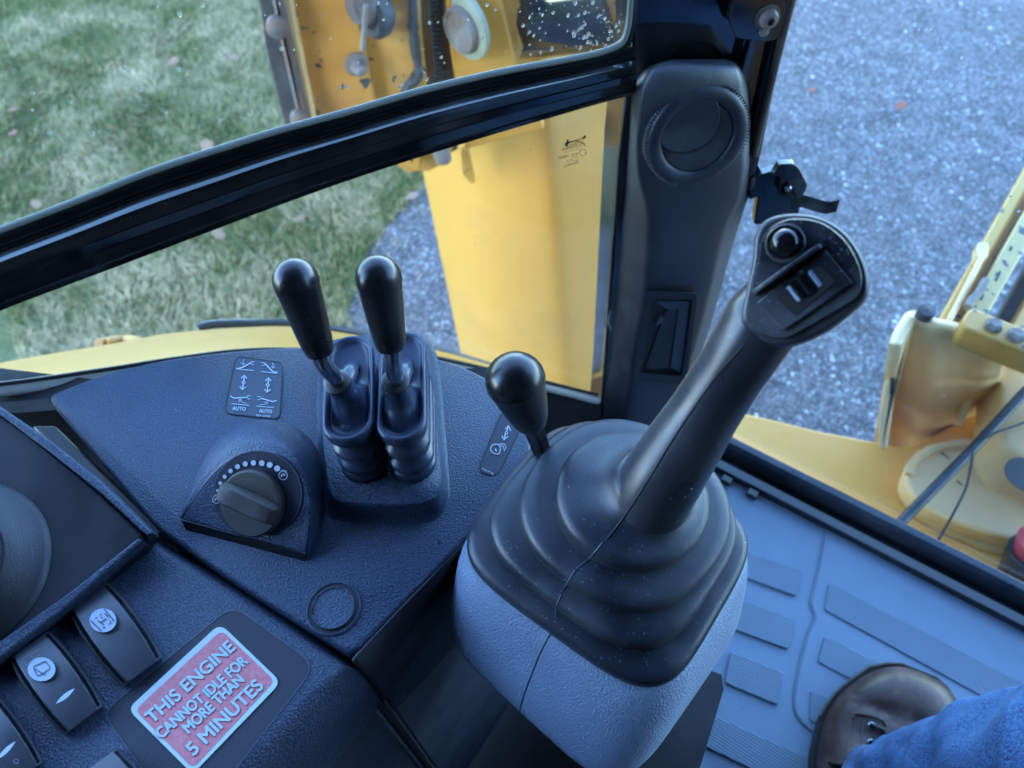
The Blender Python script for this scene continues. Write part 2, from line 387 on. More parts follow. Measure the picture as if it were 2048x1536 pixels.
def grass():
    n = 330000
    x = rng.uniform(-3.6, .25, n); y = rng.uniform(1.0, 5.3, n)
    t = (y - 1.0) / 4.3; keep = (x > -1.3 - 2.3 * t)
    x, y = x[keep], y[keep]
    keep = np.array([in_lawn(a, b2) or random.random() < .10 * math.exp(-max(0, a - edge_x(b2)) * 12) for a, b2 in zip(x, y)]); x, y = x[keep], y[keep]; n = len(x)
    cl = np.array([noise.noise((a * 2.2, b2 * 2.2, 0)) for a, b2 in zip(x, y)]); cl2 = np.array([noise.noise((a * 9, b2 * 9, 7)) for a, b2 in zip(x, y)])
    h = (.016 + .016 * rng.random(n)) * (1 + .45 * cl + .35 * cl2); wd = rng.uniform(.0012, .0026, n)
    a = rng.uniform(0, 6.28, n); la = rng.uniform(0, 6.28, n) * .5 + cl * 3 + cl2 * 2; ln = rng.uniform(.2, 1.7, n) * h
    dx, dy = np.cos(a) * wd, np.sin(a) * wd; lx, ly = np.cos(la) * ln, np.sin(la) * ln
    V = np.zeros((n, 5, 3)); z0 = GZ + .003
    V[:, 0] = np.column_stack([x - dx, y - dy, np.full(n, z0)]); V[:, 1] = np.column_stack([x + dx, y + dy, np.full(n, z0)])
    V[:, 2] = np.column_stack([x + dx * .8 + lx * .4, y + dy * .8 + ly * .4, z0 + h * .65]); V[:, 3] = np.column_stack([x - dx * .8 + lx * .4, y - dy * .8 + ly * .4, z0 + h * .65])
    V[:, 4] = np.column_stack([x + lx, y + ly, z0 + h])
    idx = np.arange(n) * 5
    F = [q for i in idx.tolist() for q in ((i, i + 1, i + 2, i + 3), (i + 3, i + 2, i + 4))]
    me = bpy.data.meshes.new('grass'); me.from_pydata(V.reshape(-1, 3).tolist(), [], F); me.update()
    m, nt, b = base_mat('frosty_grass', (.06, .1, .03), .6, .3)
    gi = N(nt, 'ShaderNodeNewGeometry'); r = ramp(nt, gi.outputs['Random Per Island'], [(0, (.045, .085, .014)), (.5, (.085, .13, .026)), (.8, (.22, .19, .065)), (1, (.38, .26, .12))])
    f = noise_node(nt, 2.6, 5, .7); fr = ramp(nt, f.outputs[0], [(.40, (.03, .03, .03)), (.64, (.95, .95, .95))])
    rnd = ramp(nt, gi.outputs['Random Per Island'], [(0, (.3, .3, .3)), (1, (1, 1, 1))])
    mu = N(nt, 'ShaderNodeMath', operation='MULTIPLY'); nt.links.new(fr.outputs[0], mu.inputs[0]); nt.links.new(rnd.outputs[0], mu.inputs[1])
    nt.links.new(mix(nt, mu.outputs[0], r.outputs[0], (.68, .52, .32)), b.inputs['Base Color'])
    me.materials.append(m)
    o = bpy.data.objects.new('grass', me); COL.objects.link(o); tag(o, 'short frosty green grass of the lawn beside the gravel', 'grass', kind='stuff')
grass()

def leaf_mesh(col, name):
    pts = []
    for k in range(36):
        a = 2 * math.pi * k / 36; r = .5 + .32 * abs(math.cos(a * 3.5)) + .18 * math.cos(a)
        pts.append((r * math.cos(a), r * .75 * math.sin(a), .10 * math.sin(a * 2 + 1) + .08 * abs(math.sin(a))))
    V = [(0, 0, 0)] + pts; F = [[0, i + 1, (i + 1) % 36 + 1] for i in range(36)]
    b0 = len(V); V += [(-.5, -.02, .02), (-.5, .02, .02), (-1.0, .02, .1), (-1.0, -.02, .1)]; F.append([b0, b0 + 1, b0 + 2, b0 + 3])
    me = bpy.data.meshes.new(name); me.from_pydata(V, [], F); me.update(); m, nt, b = base_mat(name, col, .7, .3)
    n = noise_node(nt, 4, 3); nt.links.new(mix(nt, n.outputs[0], tuple(c * .6 for c in col), tuple(c * 1.3 for c in col)), b.inputs['Base Color']); me.materials.append(m); return me
L1, L2 = leaf_mesh((.27, .16, .10), 'pale_brown_leaf'), leaf_mesh((.30, .11, .07), 'red_brown_leaf')
leaves = [(820, 395, L1, .055, 'large pale brown oak leaf on the grass beside the gravel edge'), (345, 125, L1, .05, 'pale pink leaf on the lawn left of two near the upper middle of the grass'),
          (470, 115, L1, .045, 'pale upright leaf on the lawn close to the yellow stabilizer'), (28, 218, L2, .04, 'reddish leaf on the lawn nearest the left picture edge, upper one'),
          (28, 265, L2, .035, 'dull brown leaf lying just below the reddish leaf at the left'), (415, 295, L1, .06, 'whitish leaf just above the black window rail'),
          (75, 410, L1, .045, 'tan leaf above the rail at the far left'), (440, 470, L1, .05, 'long pink leaf seen through the lower glass'),
          (600, 437, L1, .04, 'pale curled leaf seen through the lower glass above the lever knobs'), (1800, 213, L2, .042, 'red brown leaf alone on the gravel'),
          (1625, 180, L2, .028, 'small faint red leaf on the gravel near the window post')]
for i, (u, v, me, s, lab) in enumerate(leaves):
    o = bpy.data.objects.new('fallen_leaf', me); COL.objects.link(o); p = Z(u, v, GZ + (.03 if u < 1000 else .012)); o.location = p; s *= .8; o.scale = (s, s, s); o.rotation_euler = (random.uniform(-.3, .3), random.uniform(-.3, .3), random.uniform(0, 6))
    tag(o, lab, 'leaf', 'fallen leaves on the ground')

# ================================================================== CAB SHELL
# floor
fl = [(1405, 925), (2300, 1377), (2300, 2100), (700, 2100), (700, 700), (1200, 700)]
floor = mk('cab_floor', [(-.9, -1.0, -.012), (.60, -1.0, -.012), (.60, .20, -.012), (.20, .515, -.012), (-.9, .5, -.012)], [[0, 1, 2, 3, 4]], M_void, smooth=False); struct(floor)  # black floor carries the shade between console and pedestal in its colour
matT = thing('floor_mat', 'blue grey rubber floor mat with raised ribbed tread pads', 'floor mat', Z(1600, 1300, 0))
V, F = prism_data([HZ(0).at(*p) for p in [(1250, 900), (1412, 932), (1550, 992), (1648, 1041), (1941, 1199), (2150, 1303), (2400, 1500), (2300, 1900), (1200, 1900), (1230, 1400)]], Vector((0, 0, -.01)))
mat_o = mk('mat_sheet', V, F, M_mat, matT, bevel=.002)
treads = [[(1420, 1080), (1603, 1140), (1593, 1192), (1420, 1128)], [(1420, 1175), (1592, 1240), (1577, 1298), (1420, 1240)], [(1462, 1303), (1567, 1346), (1557, 1410), (1450, 1365)],
          [(1425, 1430), (1720, 1563), (1700, 1632), (1405, 1490)], [(1658, 1165), (2150, 1420), (2130, 1482), (1649, 1219)], [(1650, 1272), (2000, 1448), (1980, 1505), (1636, 1323)], [(1622, 1380), (1900, 1510), (1890, 1575), (1619, 1440)]]
for t in treads: plate('tread_pad', rpx(t, 5, 3), HZ(.0032), .003, M_tread, matT, bevel=.0008)
sm = spline([(1652, 1043, 0), (1643, 1100, 0), (1630, 1165, 0), (1621, 1205, 0), (1629, 1234, 0), (1614, 1272, 0), (1597, 1340, 0), (1588, 1400, 0), (1597, 1435, 0), (1640, 1472, 0), (1750, 1530, 0)], 6)
tube('seam', [HZ(.0008).at(p.x, p.y) for p in sm], .0011, M_tread, matT, seg=8)
# second mat half is a hair higher
plate('mat_overlay', [(p.x + 3, p.y) for p in sm] + [(1900, 1600), (2300, 1800), (2400, 1450), (2150, 1303), (1941, 1199)], HZ(.0014), .0012, M_mat, matT, bevel=.0006)

# rear sill
sill = thing('rear_window_sill', 'black steel sill running along the edge of the blue floor mat', 'window sill', RW.at(1700, 1060))
d = Vector((RWn.y, -RWn.x, 0)); d = d if d.x > 0 else -d      # along the sill to the right
A0 = RW.at(1410, 930); A0.z = 0; A0 = A0 - d * .06
def sill_piece(name, prof, mat, L=.95, start=0., **k):
    rings = [[A0 + d * s + (-RWn) * q + Vector((0, 0, z)) for q, z in prof] for s in (start, start + L)]
    return loft(name, rings, mat, sill, **k)
sill_piece('sill_wall', [(-.002, -.01), (-.002, .012), (.010, .012), (.010, .006), (.0215, .006), (.0215, -.01)], M_steel, bevel=.001)
sill_piece('sill_seal', [(.022, -.01), (.022, .024), (.026, .029), (.035, .029), (.038, .025), (.038, -.08)], plastic('sill_seal', (.028, .034, .05), .35, 300, .2, dust=.3), bevel=.001)
for s in (.085, .118): sill_piece('clip', [(-.012, -.001), (-.012, .008), (-.002, .008), (-.002, -.001)], M_steel, L=.012, start=s, bevel=.001)
# rear glass
q0, q1 = A0 + d * .0 - RWn * .04 + Vector((0, 0, .03)), A0 + d * 1.2 - RWn * .04 + Vector((0, 0, .03))
V, F = prism_data([q0, q1, q1 + Vector((0, 0, .75)), q0 + Vector((0, 0, .75))], -RWn * .004)
rg = mk('rear_window_glass', V, F, M_glass, smooth=False); tag(rg, 'rear window pane with a few droplets overlooking the gravel', 'window glass')
def drops(name, pts, plane, parent, sizes):
    V = []; F = []
    for (u, v), s in zip(pts, sizes):
        c = plane.at(u, v); x = Vector((0, 0, 1)); y = plane.n.cross(x); b0 = len(V)
        e = random.uniform(.8, 1.5)
        for rr_, hh in ((1, 0), (.75, .35), (.3, .5)):
            for k in range(8): V.append(c + plane.n * (s * hh) + x * (s * e * rr_ * math.cos(k * math.pi / 4)) + y * (s * rr_ * math.sin(k * math.pi / 4)))
        for r_ in (0, 1):
            for k in range(8): F.append([b0 + r_ * 8 + k, b0 + r_ * 8 + (k + 1) % 8, b0 + r_ * 8 + 8 + (k + 1) % 8, b0 + r_ * 8 + 8 + k])
        F.append([b0 + 16 + k for k in range(8)])
    o = mk(name, V, F, M_drop, parent, smooth=True, angle=80); o['kind'] = 'stuff'; return o
RG = Plane(q0, RWn)
random.seed(3)
pts = [(1990, 95), (1925, 115), (1920, 165), (2025, 60), (1865, 240), (1870, 255), (1790, 372), (1740, 405), (1640, 285), (1560, 215)] + [(random.uniform(1500, 2040), random.uniform(0, 900)) for _ in range(26)]
drops('water_drop', pts, RG.shift(.001), rg, [random.uniform(.0005, .0012) for _ in pts])

# wall below side glass
V = [SW.at(-300, 700, 0), SW.at(-300, 700, 0)]
cwall = thing('side_wall', 'black lower side wall of the cab under the window glass', 'cab wall', SW.at(900, 900))
def vwall(name, a, b, z0, z1, th, mat, parent):
    a = Vector(a); b = Vector(b); nrm = (b - a).cross(Vector((0, 0, 1))).normalized()
    P = [Vector((a.x, a.y, z0)), Vector((b.x, b.y, z0)), Vector((b.x, b.y, z1)), Vector((a.x, a.y, z1))]
    V, F = prism_data(P, -nrm * th); return mk(name, V, F, mat, parent, smooth=False)
swd = Vector((.966, .259, 0))
p0 = Vector((.101, .49, 0))
bot = [(-200, 790), (0, 770), (183, 745), (366, 717), (500, 702), (650, 702), (780, 705), (870, 716), (975, 740), (1100, 766), (1195, 790)]
P = [SW.at(u, v, 0) for u, v in bot]
ring = P + [Vector((P[-1].x, P[-1].y, -.01)), Vector((P[0].x, P[0].y, -.01))]
V, F = prism_data(ring, SW.n * .012); mk('lower_panel', V, F, M_void, cwall, smooth=False)
# pale seal along the glass bottom
sp = spline([(u, v, 0) for u, v in [(-200, 800), (0, 781), (183, 756), (366, 727), (500, 712), (650, 712), (780, 715), (870, 726), (975, 750), (1100, 776), (1195, 800)]], 5)
tube('window_seal', [SW.at(p.x, p.y, .013) for p in sp], .0050, M_alu, cwall, seg=12, bevel=0)
sp2 = spline([(u, v, 0) for u, v in [(-200, 785), (0, 768), (183, 743), (366, 715), (500, 700), (650, 700), (780, 704), (870, 715), (975, 738), (1100, 766), (1195, 790)]], 5)
tube('window_seal', [SW.at(p.x, p.y, .013) for p in sp2], .0018, M_black, cwall, seg=8)
# inner ledge left of the console
plate('ledge', [(-150, 812), (0, 800), (120, 775), (250, 740), (250, 900), (0, 940), (-150, 960)], Plane(SW.at(0, 800, .01), (SW.n.x, SW.n.y, .9)), .01, M_lower, cwall, bevel=.003)
tube('ledge_bead', [SW.at(u, v, .04) for u, v in ((-150, 860), (0, 838), (60, 828), (130, 812), (260, 780))], .007, M_lower, cwall, seg=14)

M_seal = plastic('window_seal_rubber', (.006, .007, .009), .5, 400, .1, dust=.1, spec=.35)
# ---- side window frame rail
rail = thing('side_window_rail', 'glossy black curved rail between the upper and lower side windows', 'window frame', SW.at(700, 300))
up = spline([(-260, 560, 0), (-100, 501, 0), (0, 462, 0), (150, 405, 0), (300, 345, 0), (450, 296, 0), (560, 262, 0), (700, 224, 0), (850, 181, 0), (1000, 146, 0), (1130, 122, 0), (1200, 108, 0), (1270, 92, 0)], 6)
lo = spline([(-260, 740, 0), (-100, 668, 0), (0, 622, 0), (128, 573, 0), (256, 525, 0), (420, 463, 0), (560, 410, 0), (700, 360, 0), (850, 311, 0), (1000, 265, 0), (1130, 227, 0), (1200, 207, 0), (1275, 187, 0)], 6)
prof = [(0, -.004), (0, .001), (.05, .0028), (.09, .0024), (.12, .001), (.15, .001), (.17, .003), (.20, .0032), (.215, .002), (.23, .002), (.25, .001), (.265, .001), (.275, .0112), (.28, .0118), (.385, .0180), (.39, .0184), (.40, .0180), (.58, .0165), (.60, .0172), (.72, .0168), (.74, .0135), (.90, .011), (.93, .0116), (1, .0095), (1, -.004)]
def railpart(name, pr, mat):
    rings = [[SW.at(a.x + (b.x - a.x) * f, a.y + (b.y - a.y) * f, o_) for f, o_ in pr] for a, b in zip(up, lo)]
    return loft(name, rings, mat, rail, closed=False, angle=28)
railpart('rail_seal', [q_ for q_ in prof if q_[0] < .272], M_seal)
railpart('rail_body', [q_ for q_ in prof if q_[0] > .22], M_steel)
# pale gasket edge on the upper glass
gp = spline([(-260, 557, 0), (0, 460, 0), (150, 403, 0), (300, 343, 0), (450, 294, 0), (560, 260, 0), (700, 222, 0), (850, 179, 0), (1000, 144, 0), (1130, 120, 0), (1200, 105, 0), (1240, 88, 0), (1254, 62, 0), (1260, 20, 0), (1263, -60, 0)], 6)
tube('gasket', [SW.at(p.x, p.y, .001) for p in gp], .0022, M_white, rail, seg=8)
gp2 = [(p.x + 5, p.y + 8) for p in gp]
tube('gasket', [SW.at(u, v, -.001) for u, v in gp2], .0030, M_black, rail, seg=8)
# glass panes
gl = plate('upper_glass', [(-300, 560), (0, 465), (300, 350), (560, 265), (850, 184), (1150, 122), (1260, 95), (1270, -300), (-300, -300)], SW, .004, M_glass, None, off=-.002, smooth=False); tag(gl, 'upper side window pane spotted with water drops', 'window glass')
gl2 = plate('lower_glass', [(-300, 760), (0, 622), (256, 525), (700, 360), (1000, 265), (1250, 195), (1200, 800), (1100, 775), (975, 745), (870, 722), (650, 708), (366, 722), (0, 775), (-300, 810)], SW, .004, M_glass, None, off=-.002, smooth=False); tag(gl2, 'lower side window pane with small maker stamp at its right', 'window glass')
random.seed(11)
pts = [(random.uniform(1040, 1250), random.uniform(0, 110)) for _ in range(60)] + [(random.uniform(1150, 1250), random.uniform(10, 100)) for _ in range(60)] + [(random.uniform(520, 1040), random.uniform(0, 220)) for _ in range(45)] + [(random.uniform(0, 520), random.uniform(0, 430)) for _ in range(30)]
pts = [p for p in pts if p[1] < np.interp(p[0], [0, 560, 1250], [450, 250, 95])]
drops('water_drop', pts, SW.shift(.0005), gl, [random.choice([.0004, .0005, .0007, .001, .0013]) for _ in pts])
random.seed(5)
pts = [(random.uniform(940, 1240), random.uniform(220, 760)) for _ in range(70)]
pts = [p for p in pts if p[1] > np.interp(p[0], [700, 1000, 1250], [375, 285, 215])]
drops('dust_speck', pts, SW.shift(.0004), gl2, [random.choice([.00025, .0003, .0004, .0006]) for _ in pts])
# stamp on lower glass
ST = SW.shift(.0004)
gst = ribbons('stamp_print', [(circ(1150, 297, 22, 15, 14, 200, 345), 1.6), ([(1134, 287), (1169, 275)], 1.8), ([(1133, 292), (1136, 279)], 3.5), ([(1167, 278), (1170, 271)], 3.5), ([(1130, 287), (1138, 286)], 3), ([(1164, 276), (1172, 274)], 3),
     (circ(1166, 305, 6.5), .9), ([(1144, 315), (1156, 313), (1156, 320), (1144, 322), (1144, 315)], .8)], SW, M_inkb, gl2, off=.0001)
for s, a, b, h in (('TYNESIDE', (1132, 295), (1168, 285), 5), ('TOUGHENED', (1124, 302), (1171, 290), 5), ('AS2 TP 302', (1129, 306), (1163, 297), 2.2), ('43 R - 00002', (1118, 318), (1158, 309), 4.6), ('AS 2208', (1133, 323), (1143, 321), 2.6), ('300-0031', (1128, 335), (1158, 326), 4.6)):
    text('stamp_print', s, a, b, h, SW, M_inkb, gl2, off=.0004, mirror=True)

# ---- corner pillar
pil = thing('corner_pillar', 'black steel cab corner post between the side and rear windows', 'pillar', PP.at(1300, 850))
PB = PP
plate('steel_post', [(1262, -80), (1262, 0), (1264, 100), (1252, 190), (1236, 330), (1205, 770), (1192, 900), (1180, 1100), (1345, 1150), (1352, 880), (1415, 650), (1455, 500), (1500, 395), (1524, 310), (1560, 130), (1597, 0), (1616, -80)], PB, .05, M_steel, pil, bevel=.003)
plate('flange', [(1560, -80), (1567, -20), (1555, 30), (1475, 400), (1483, 402), (1520, 310), (1556, 130), (1592, 0), (1612, -80)], PB, .01, M_black, pil, off=.006, bevel=.002)
tube('rubber_edge', [PB.at(u, v, .008) for u, v in ((1603, -80), (1583, 0), (1553, 120), (1508, 310))], .003, plastic('brown_rubber_edge', (.10, .075, .06), .5, 300, .2), pil, seg=10)
plate('bracket', rpx([(1463, -60), (1577, -60), (1570, 20), (1556, 78), (1530, 84), (1472, 76), (1458, 40), (1466, 15)], 6), PB, .006, M_steel, pil, off=.016, bevel=.0015)
plate('flange', [(1503, 70), (1512, 70), (1488, 190), (1470, 190)], PB, .008, M_steel, pil, off=.012, bevel=.001)
bc = PB.at(1535, 34, .016)
bo = lathe('bolt_washer', [(.0085, 0), (.0085, .0014), (.0055, .0018)], bc, PB.n, rust('brown_washer', (.16, .11, .09), (.11, .09, .09)), pil, seg=28)
lathe('bolt_head', [(.0064, 0), (.0062, .0022), (.0052, .0044), (.0036, .0052), (.0026, .0053), (.0026, .003), (.0001, .003)], bc + PB.n * .0016, PB.n, M_pin, pil, seg=28)
lathe('slot_stud', [(.0036, 0), (.0036, .0012), (.002, .0018), (.0001, .0018)], PB.at(1528, 62, .016), PB.n, M_pin, pil, seg=20)

trim = thing('pillar_cover', 'dark grey plastic pillar cover with a round air vent on top', 'trim', PP.at(1330, 500))
rows = [ # v, outerL, ridgeL, mid, ridgeR, outerR, and ridge depth
    (118, 1348, 1352, 1400, 1446, 1450, .010), (124, 1318, 1330, 1395, 1462, 1468, .022), (135, 1292, 1312, 1390, 1474, 1482, .028), (155, 1274, 1296, 1385, 1480, 1494, .032), (185, 1262, 1284, 1385, 1483, 1501, .034), (230, 1259, 1278, 1385, 1486, 1504, .034), (300, 1255, 1272, 1385, 1488, 1504, .034), (360, 1250, 1278, 1385, 1484, 1499, .034),
    (400, 1246, 1290, 1380, 1476, 1493, .033), (440, 1241, 1298, 1372, 1455, 1482, .031), (490, 1237, 1297, 1366, 1440, 1466, .029), (560, 1231, 1291, 1358, 1425, 1447, .028), (640, 1223, 1280, 1345, 1405, 1424, .028), (720, 1214, 1268, 1330, 1382, 1400, .028), (800, 1205, 1256, 1314, 1358, 1374, .028), (900, 1196, 1240, 1296, 1334, 1345, .028)]
cols_ = [spline([(rw[j] if j < 6 else rw[6], rw[0], 0) for rw in rows], 4) for j in range(1, 7)]
rings = []
for i in range(len(cols_[0])):
    v = cols_[0][i].y; a, b, c, e, f, dp = [cc_[i].x for cc_ in cols_]
    dp = max(.006, dp)
    rings.append([PP.at(a + 3, v, -.01), PP.at(a, v, -.002), PP.at(a + (b - a) * .15, v, .002), PP.at(b - (b - a) * .12, v, dp - .003), PP.at(b, v, dp - .0006), PP.at(b + 5, v, dp + .0006), PP.at((b + c) / 2, v, dp + .002), PP.at(c, v, dp + .0025), PP.at((c + e) / 2, v, dp + .002), PP.at(e - 5, v, dp + .0006), PP.at(e, v, dp - .0006), PP.at(e + (f - e) * .15, v, dp - .003), PP.at(f - (f - e) * .15, v, .002), PP.at(f, v, -.002), PP.at(f - 3, v, -.01)])
loft('cover_shell', rings, M_trim, trim, closed=False, angle=50)
# cap the top
# round vent
VP = PP.shift(.038)
vc = PP.at(1390, 268, .036); vn = (PP.n + Vector((0, 0, .18))).normalized()
rv = (PP.at(1486, 268, .036) - PP.at(1284, 268, .036)).length / 2
k = rv
lathe('vent_seat', [(k * .99, -.012), (k * 1.0, -.002), (k * .985, .003), (k * .96, .0045)], vc, vn, M_trim, trim, seg=72, cap=(False, False))
lathe('air_vent', [(k * .97, -.004), (k * .965, .004), (k * .94, .0066), (k * .89, .0080), (k * .80, .0084), (k * .72, .0078), (k * .68, .0066), (k * .672, .0058), (k * .668, .0045), (k * .655, .0044), (k * .65, .0060), (.0001, .0064)], vc, vn, M_vent, trim, seg=72, bevel=0)
xa, ya = frame_at(vn, Vector((1, 0, 0)))
VFn = Plane(vc + vn * .0064, vn)
# flap outline grooves (raised thin lips) on the vent disc
def vpl(uv): return uv
ribbons('flap_groove', [([(p.x, p.y) for p in spline([(1326, 296, 0), (1340, 305, 0), (1375, 307, 0), (1410, 292, 0), (1432, 270, 0), (1441, 247, 0), (1440, 230, 0)], 6)], 2.2),
    ([(1326, 296), (1337, 320)], 3), ([(1440, 232), (1452, 258)], 3), ([(1336, 247), (1343, 226), (1360, 210), (1385, 210), (1395, 222)], 1.5), ([(1336, 250), (1396, 224)], 1.8), ([(1346, 240), (1388, 222)], 1.2)], VFn, M_inkb, trim, off=.0002)
flap = plate('vent_flap', [(p.x, p.y) for p in spline([(1318, 280, 0), (1317, 250, 0), (1335, 215, 0), (1370, 196, 0), (1410, 192, 0), (1434, 205, 0), (1440, 235, 0), (1430, 268, 0), (1408, 291, 0), (1375, 304, 0), (1340, 302, 0)], 6, True)], VFn, .003, M_vent, trim, off=.0012, bevel=.0006)
# knurl teeth round the vent ring
V = []; F = []
for q in range(96):
    a = 2 * math.pi * q / 96; c = vc + (xa * math.cos(a) + ya * math.sin(a)) * (k * .975) + vn * .0045; t = (-xa * math.sin(a) + ya * math.cos(a)) * .0005; rdir = (xa * math.cos(a) + ya * math.sin(a)) * .0011
    b0 = len(V)
    for s1 in (-1, 1):
        for s2 in (-1, 1): V += [c + t * s1 + rdir * s2, c + t * s1 + rdir * s2 + vn * .0012]
    F += [[b0, b0 + 1, b0 + 3, b0 + 2], [b0 + 4, b0 + 5, b0 + 7, b0 + 6], [b0, b0 + 1, b0 + 5, b0 + 4], [b0 + 2, b0 + 3, b0 + 7, b0 + 6], [b0 + 1, b0 + 3, b0 + 7, b0 + 5]]
mk('knurled_rim', V, F, M_trim, trim, smooth=False)
# handle recess: frame + dark pocket + flap
HP = PP.shift(.034)
fo = rpx([(1290, 582), (1396, 586), (1374, 770), (1264, 762)], 8); fi = rpx([(1303, 598), (1384, 600), (1364, 752), (1279, 746)], 5)
nF = len(fo); V = []; F = []
for off_, lst in ((-.002, fo), (.0018, fo), (.0018, fi), (-.004, fi)):
    V += [HP.at(u, v, off_) for u, v in lst]
for r_ in range(3):
    for j in range(nF): F.append([r_ * nF + j, r_ * nF + (j + 1) % nF, (r_ + 1) * nF + (j + 1) % nF, (r_ + 1) * nF + j])
F.append([3 * nF + j for j in range(nF)])
mk('recess_frame', V, F, M_black, trim, bevel=.0006)
plate('recess_back', fi, HP, .001, M_inkb, trim, off=-.0028)
plate('recess_wedge', [(1310, 602), (1378, 603), (1356, 618), (1340, 622)], HP, .0005, M_lower, trim, off=-.0005)
plate('recess_flap', [(1330, 622), (1356, 618), (1338, 735), (1300, 740), (1290, 735)], HP, .002, M_black, trim, off=-.0012, bevel=.0008)
plate('recess_rib', [(1357, 616), (1381, 602), (1362, 748), (1340, 736)], HP, .002, M_trim, trim, off=-.0002, bevel=.0008)
plate('arrow_mark', [(1311, 653), (1322, 628), (1327, 643)], HP, .0004, M_rocker, trim, off=.0006)
tube('clip_wire', [PP.at(u, v, .004) for u, v in ((1222, 620), (1217, 640), (1219, 652), (1224, 660))], .0008, M_chrome, trim, seg=6)

# window latch outside, right of pillar
lat = thing('window_latch', 'black steel window latch with curled lever beside the pillar', 'latch', PP.at(1560, 400))
LP = Plane(PP.at(1560, 400, .01), (PP.n + Vector((-.2, 0, .2))).normalized())
plate('bracket', [(1499, 400), (1503, 345), (1500, 310), (1507, 312), (1525, 345), (1518, 352), (1530, 358), (1540, 362), (1535, 385), (1522, 392)], LP, .010, M_steel, lat, bevel=.001)
plate('lug', [(1502, 360), (1512, 358), (1508, 376), (1499, 382)], LP, .004, M_pin, lat, off=.004, bevel=.001)
plate('body_plate', rpx([(1520, 372), (1520, 350), (1556, 340), (1590, 350), (1608, 370), (1605, 400), (1595, 440), (1570, 450), (1508, 450), (1514, 405)], 5), LP, .012, M_steel, lat, bevel=.0015)
plate('cap', rpx([(1545, 352), (1560, 329), (1588, 328), (1600, 337), (1616, 369), (1611, 384), (1600, 402), (1592, 404), (1585, 378), (1568, 358)], 5), LP, .010, plastic('latch_cap_black', (.022, .024, .03), .25, 300, .1, dust=.3), lat, off=.012, bevel=.0025)
lathe('bushing', [(.0068, 0), (.0068, .008), (.0042, .009), (.0038, .004), (.0001, .004)], LP.at(1569, 368, .002), LP.n, M_inkb, lat, seg=28)
lathe('pin', [(.0028, 0), (.0028, .010), (.0015, .011), (.0001, .011)], LP.at(1571, 366, .004), LP.n, M_chrome, lat, seg=20)
lr = []
for u, v, o1 in ((1590, 392, .008), (1610, 390, .012), (1630, 396, .012), (1650, 402, .010), (1662, 403, .011), (1670, 401, .015), (1680, 399, .022)):
    a = LP.at(u, v, o1); b = LP.at(u - 6, v + 22, o1 - .004); tn = Vector((0, 0, -.0016)); lr.append([a, b, b + tn, a + tn])
loft('lever', lr, plastic('latch_lever_black', (.025, .027, .035), .28, 300, .1, dust=.3), lat, sub=0, bevel=.0006)

# cab roof out of view above, as on the real machine
rf = plate('cab_roof', [(0, 0), (1, 0), (1, 1), (0, 1)], HZ(1.05), .05, M_void) if False else None
V, F = prism_data([Vector((-1.1, -1.0, 1.34)), Vector((1.1, -1.0, 1.34)), Vector((1.1, .0, 1.34)), Vector((.25, .60, 1.34)), Vector((-1.1, .30, 1.34))], Vector((0, 0, .06)))
rf = mk('cab_roof', V, F, plastic('roof_lining', (.06, .06, .065), .8, 200, .2), smooth=False); tag(rf, 'dark cab roof above the operator, out of view', 'roof')

shell = thing('cab_light_block', 'added solid dark walls behind the operator, out of view, blocking light', 'cab wall', (0, -1, 0))  # solid full-height walls, added to keep light out where the cab has windows
vwall('rear_blocker', (-1.1, -1.0, 0), (-.2, -1.0, 0), -.02, 1.34, .02, M_void, shell)
vwall('rear_blocker', (-.2, -1.0, 0), (1.1, -1.0, 0), -.02, 1.34, .02, M_void, shell)
vwall('door_blocker', (1.1, -1.0, 0), (1.1, -.25, 0), -.02, 1.34, .02, M_void, shell)
vwall('far_blocker', (-1.1, -1.0, 0), (-1.1, -.1, 0), -.02, 1.34, .02, M_void, shell)
V, F = prism_data([Vector((-.55, -1.6, -.90)), Vector((1.1, -1.6, -.90)), Vector((1.1, .02, -.90)), Vector((-.55, .02, -.90))], Vector((0, 0, .82))); chb = mk('machine_chassis', V, F, M_y2, bevel=.01); tag(chb, 'yellow machine chassis under the cab, out of view', 'chassis')
seat = thing('operator_seat', 'dark fabric operator seat behind and below the viewpoint, added out of view for shade', 'seat', (.36, -.35, 0))  # unseen seat, added to darken the side faces of the console
V, F = prism_data([Vector((.14, -.62, .20)), Vector((.58, -.62, .20)), Vector((.58, -.20, .20)), Vector((.14, -.20, .20))], Vector((0, 0, .12))); mk('seat_cushion', V, F, M_void, seat, bevel=.04, bseg=4)
V, F = prism_data([Vector((.14, -.74, .22)), Vector((.58, -.74, .22)), Vector((.58, -.62, .22)), Vector((.14, -.62, .22))], Vector((0, 0, .62))); mk('backrest', V, F, M_void, seat, bevel=.04, bseg=4)
V, F = prism_data([Vector((.22, -.58, 0)), Vector((.50, -.58, 0)), Vector((.50, -.28, 0)), Vector((.22, -.28, 0))], Vector((0, 0, .22))); mk('seat_base', V, F, M_void, seat)
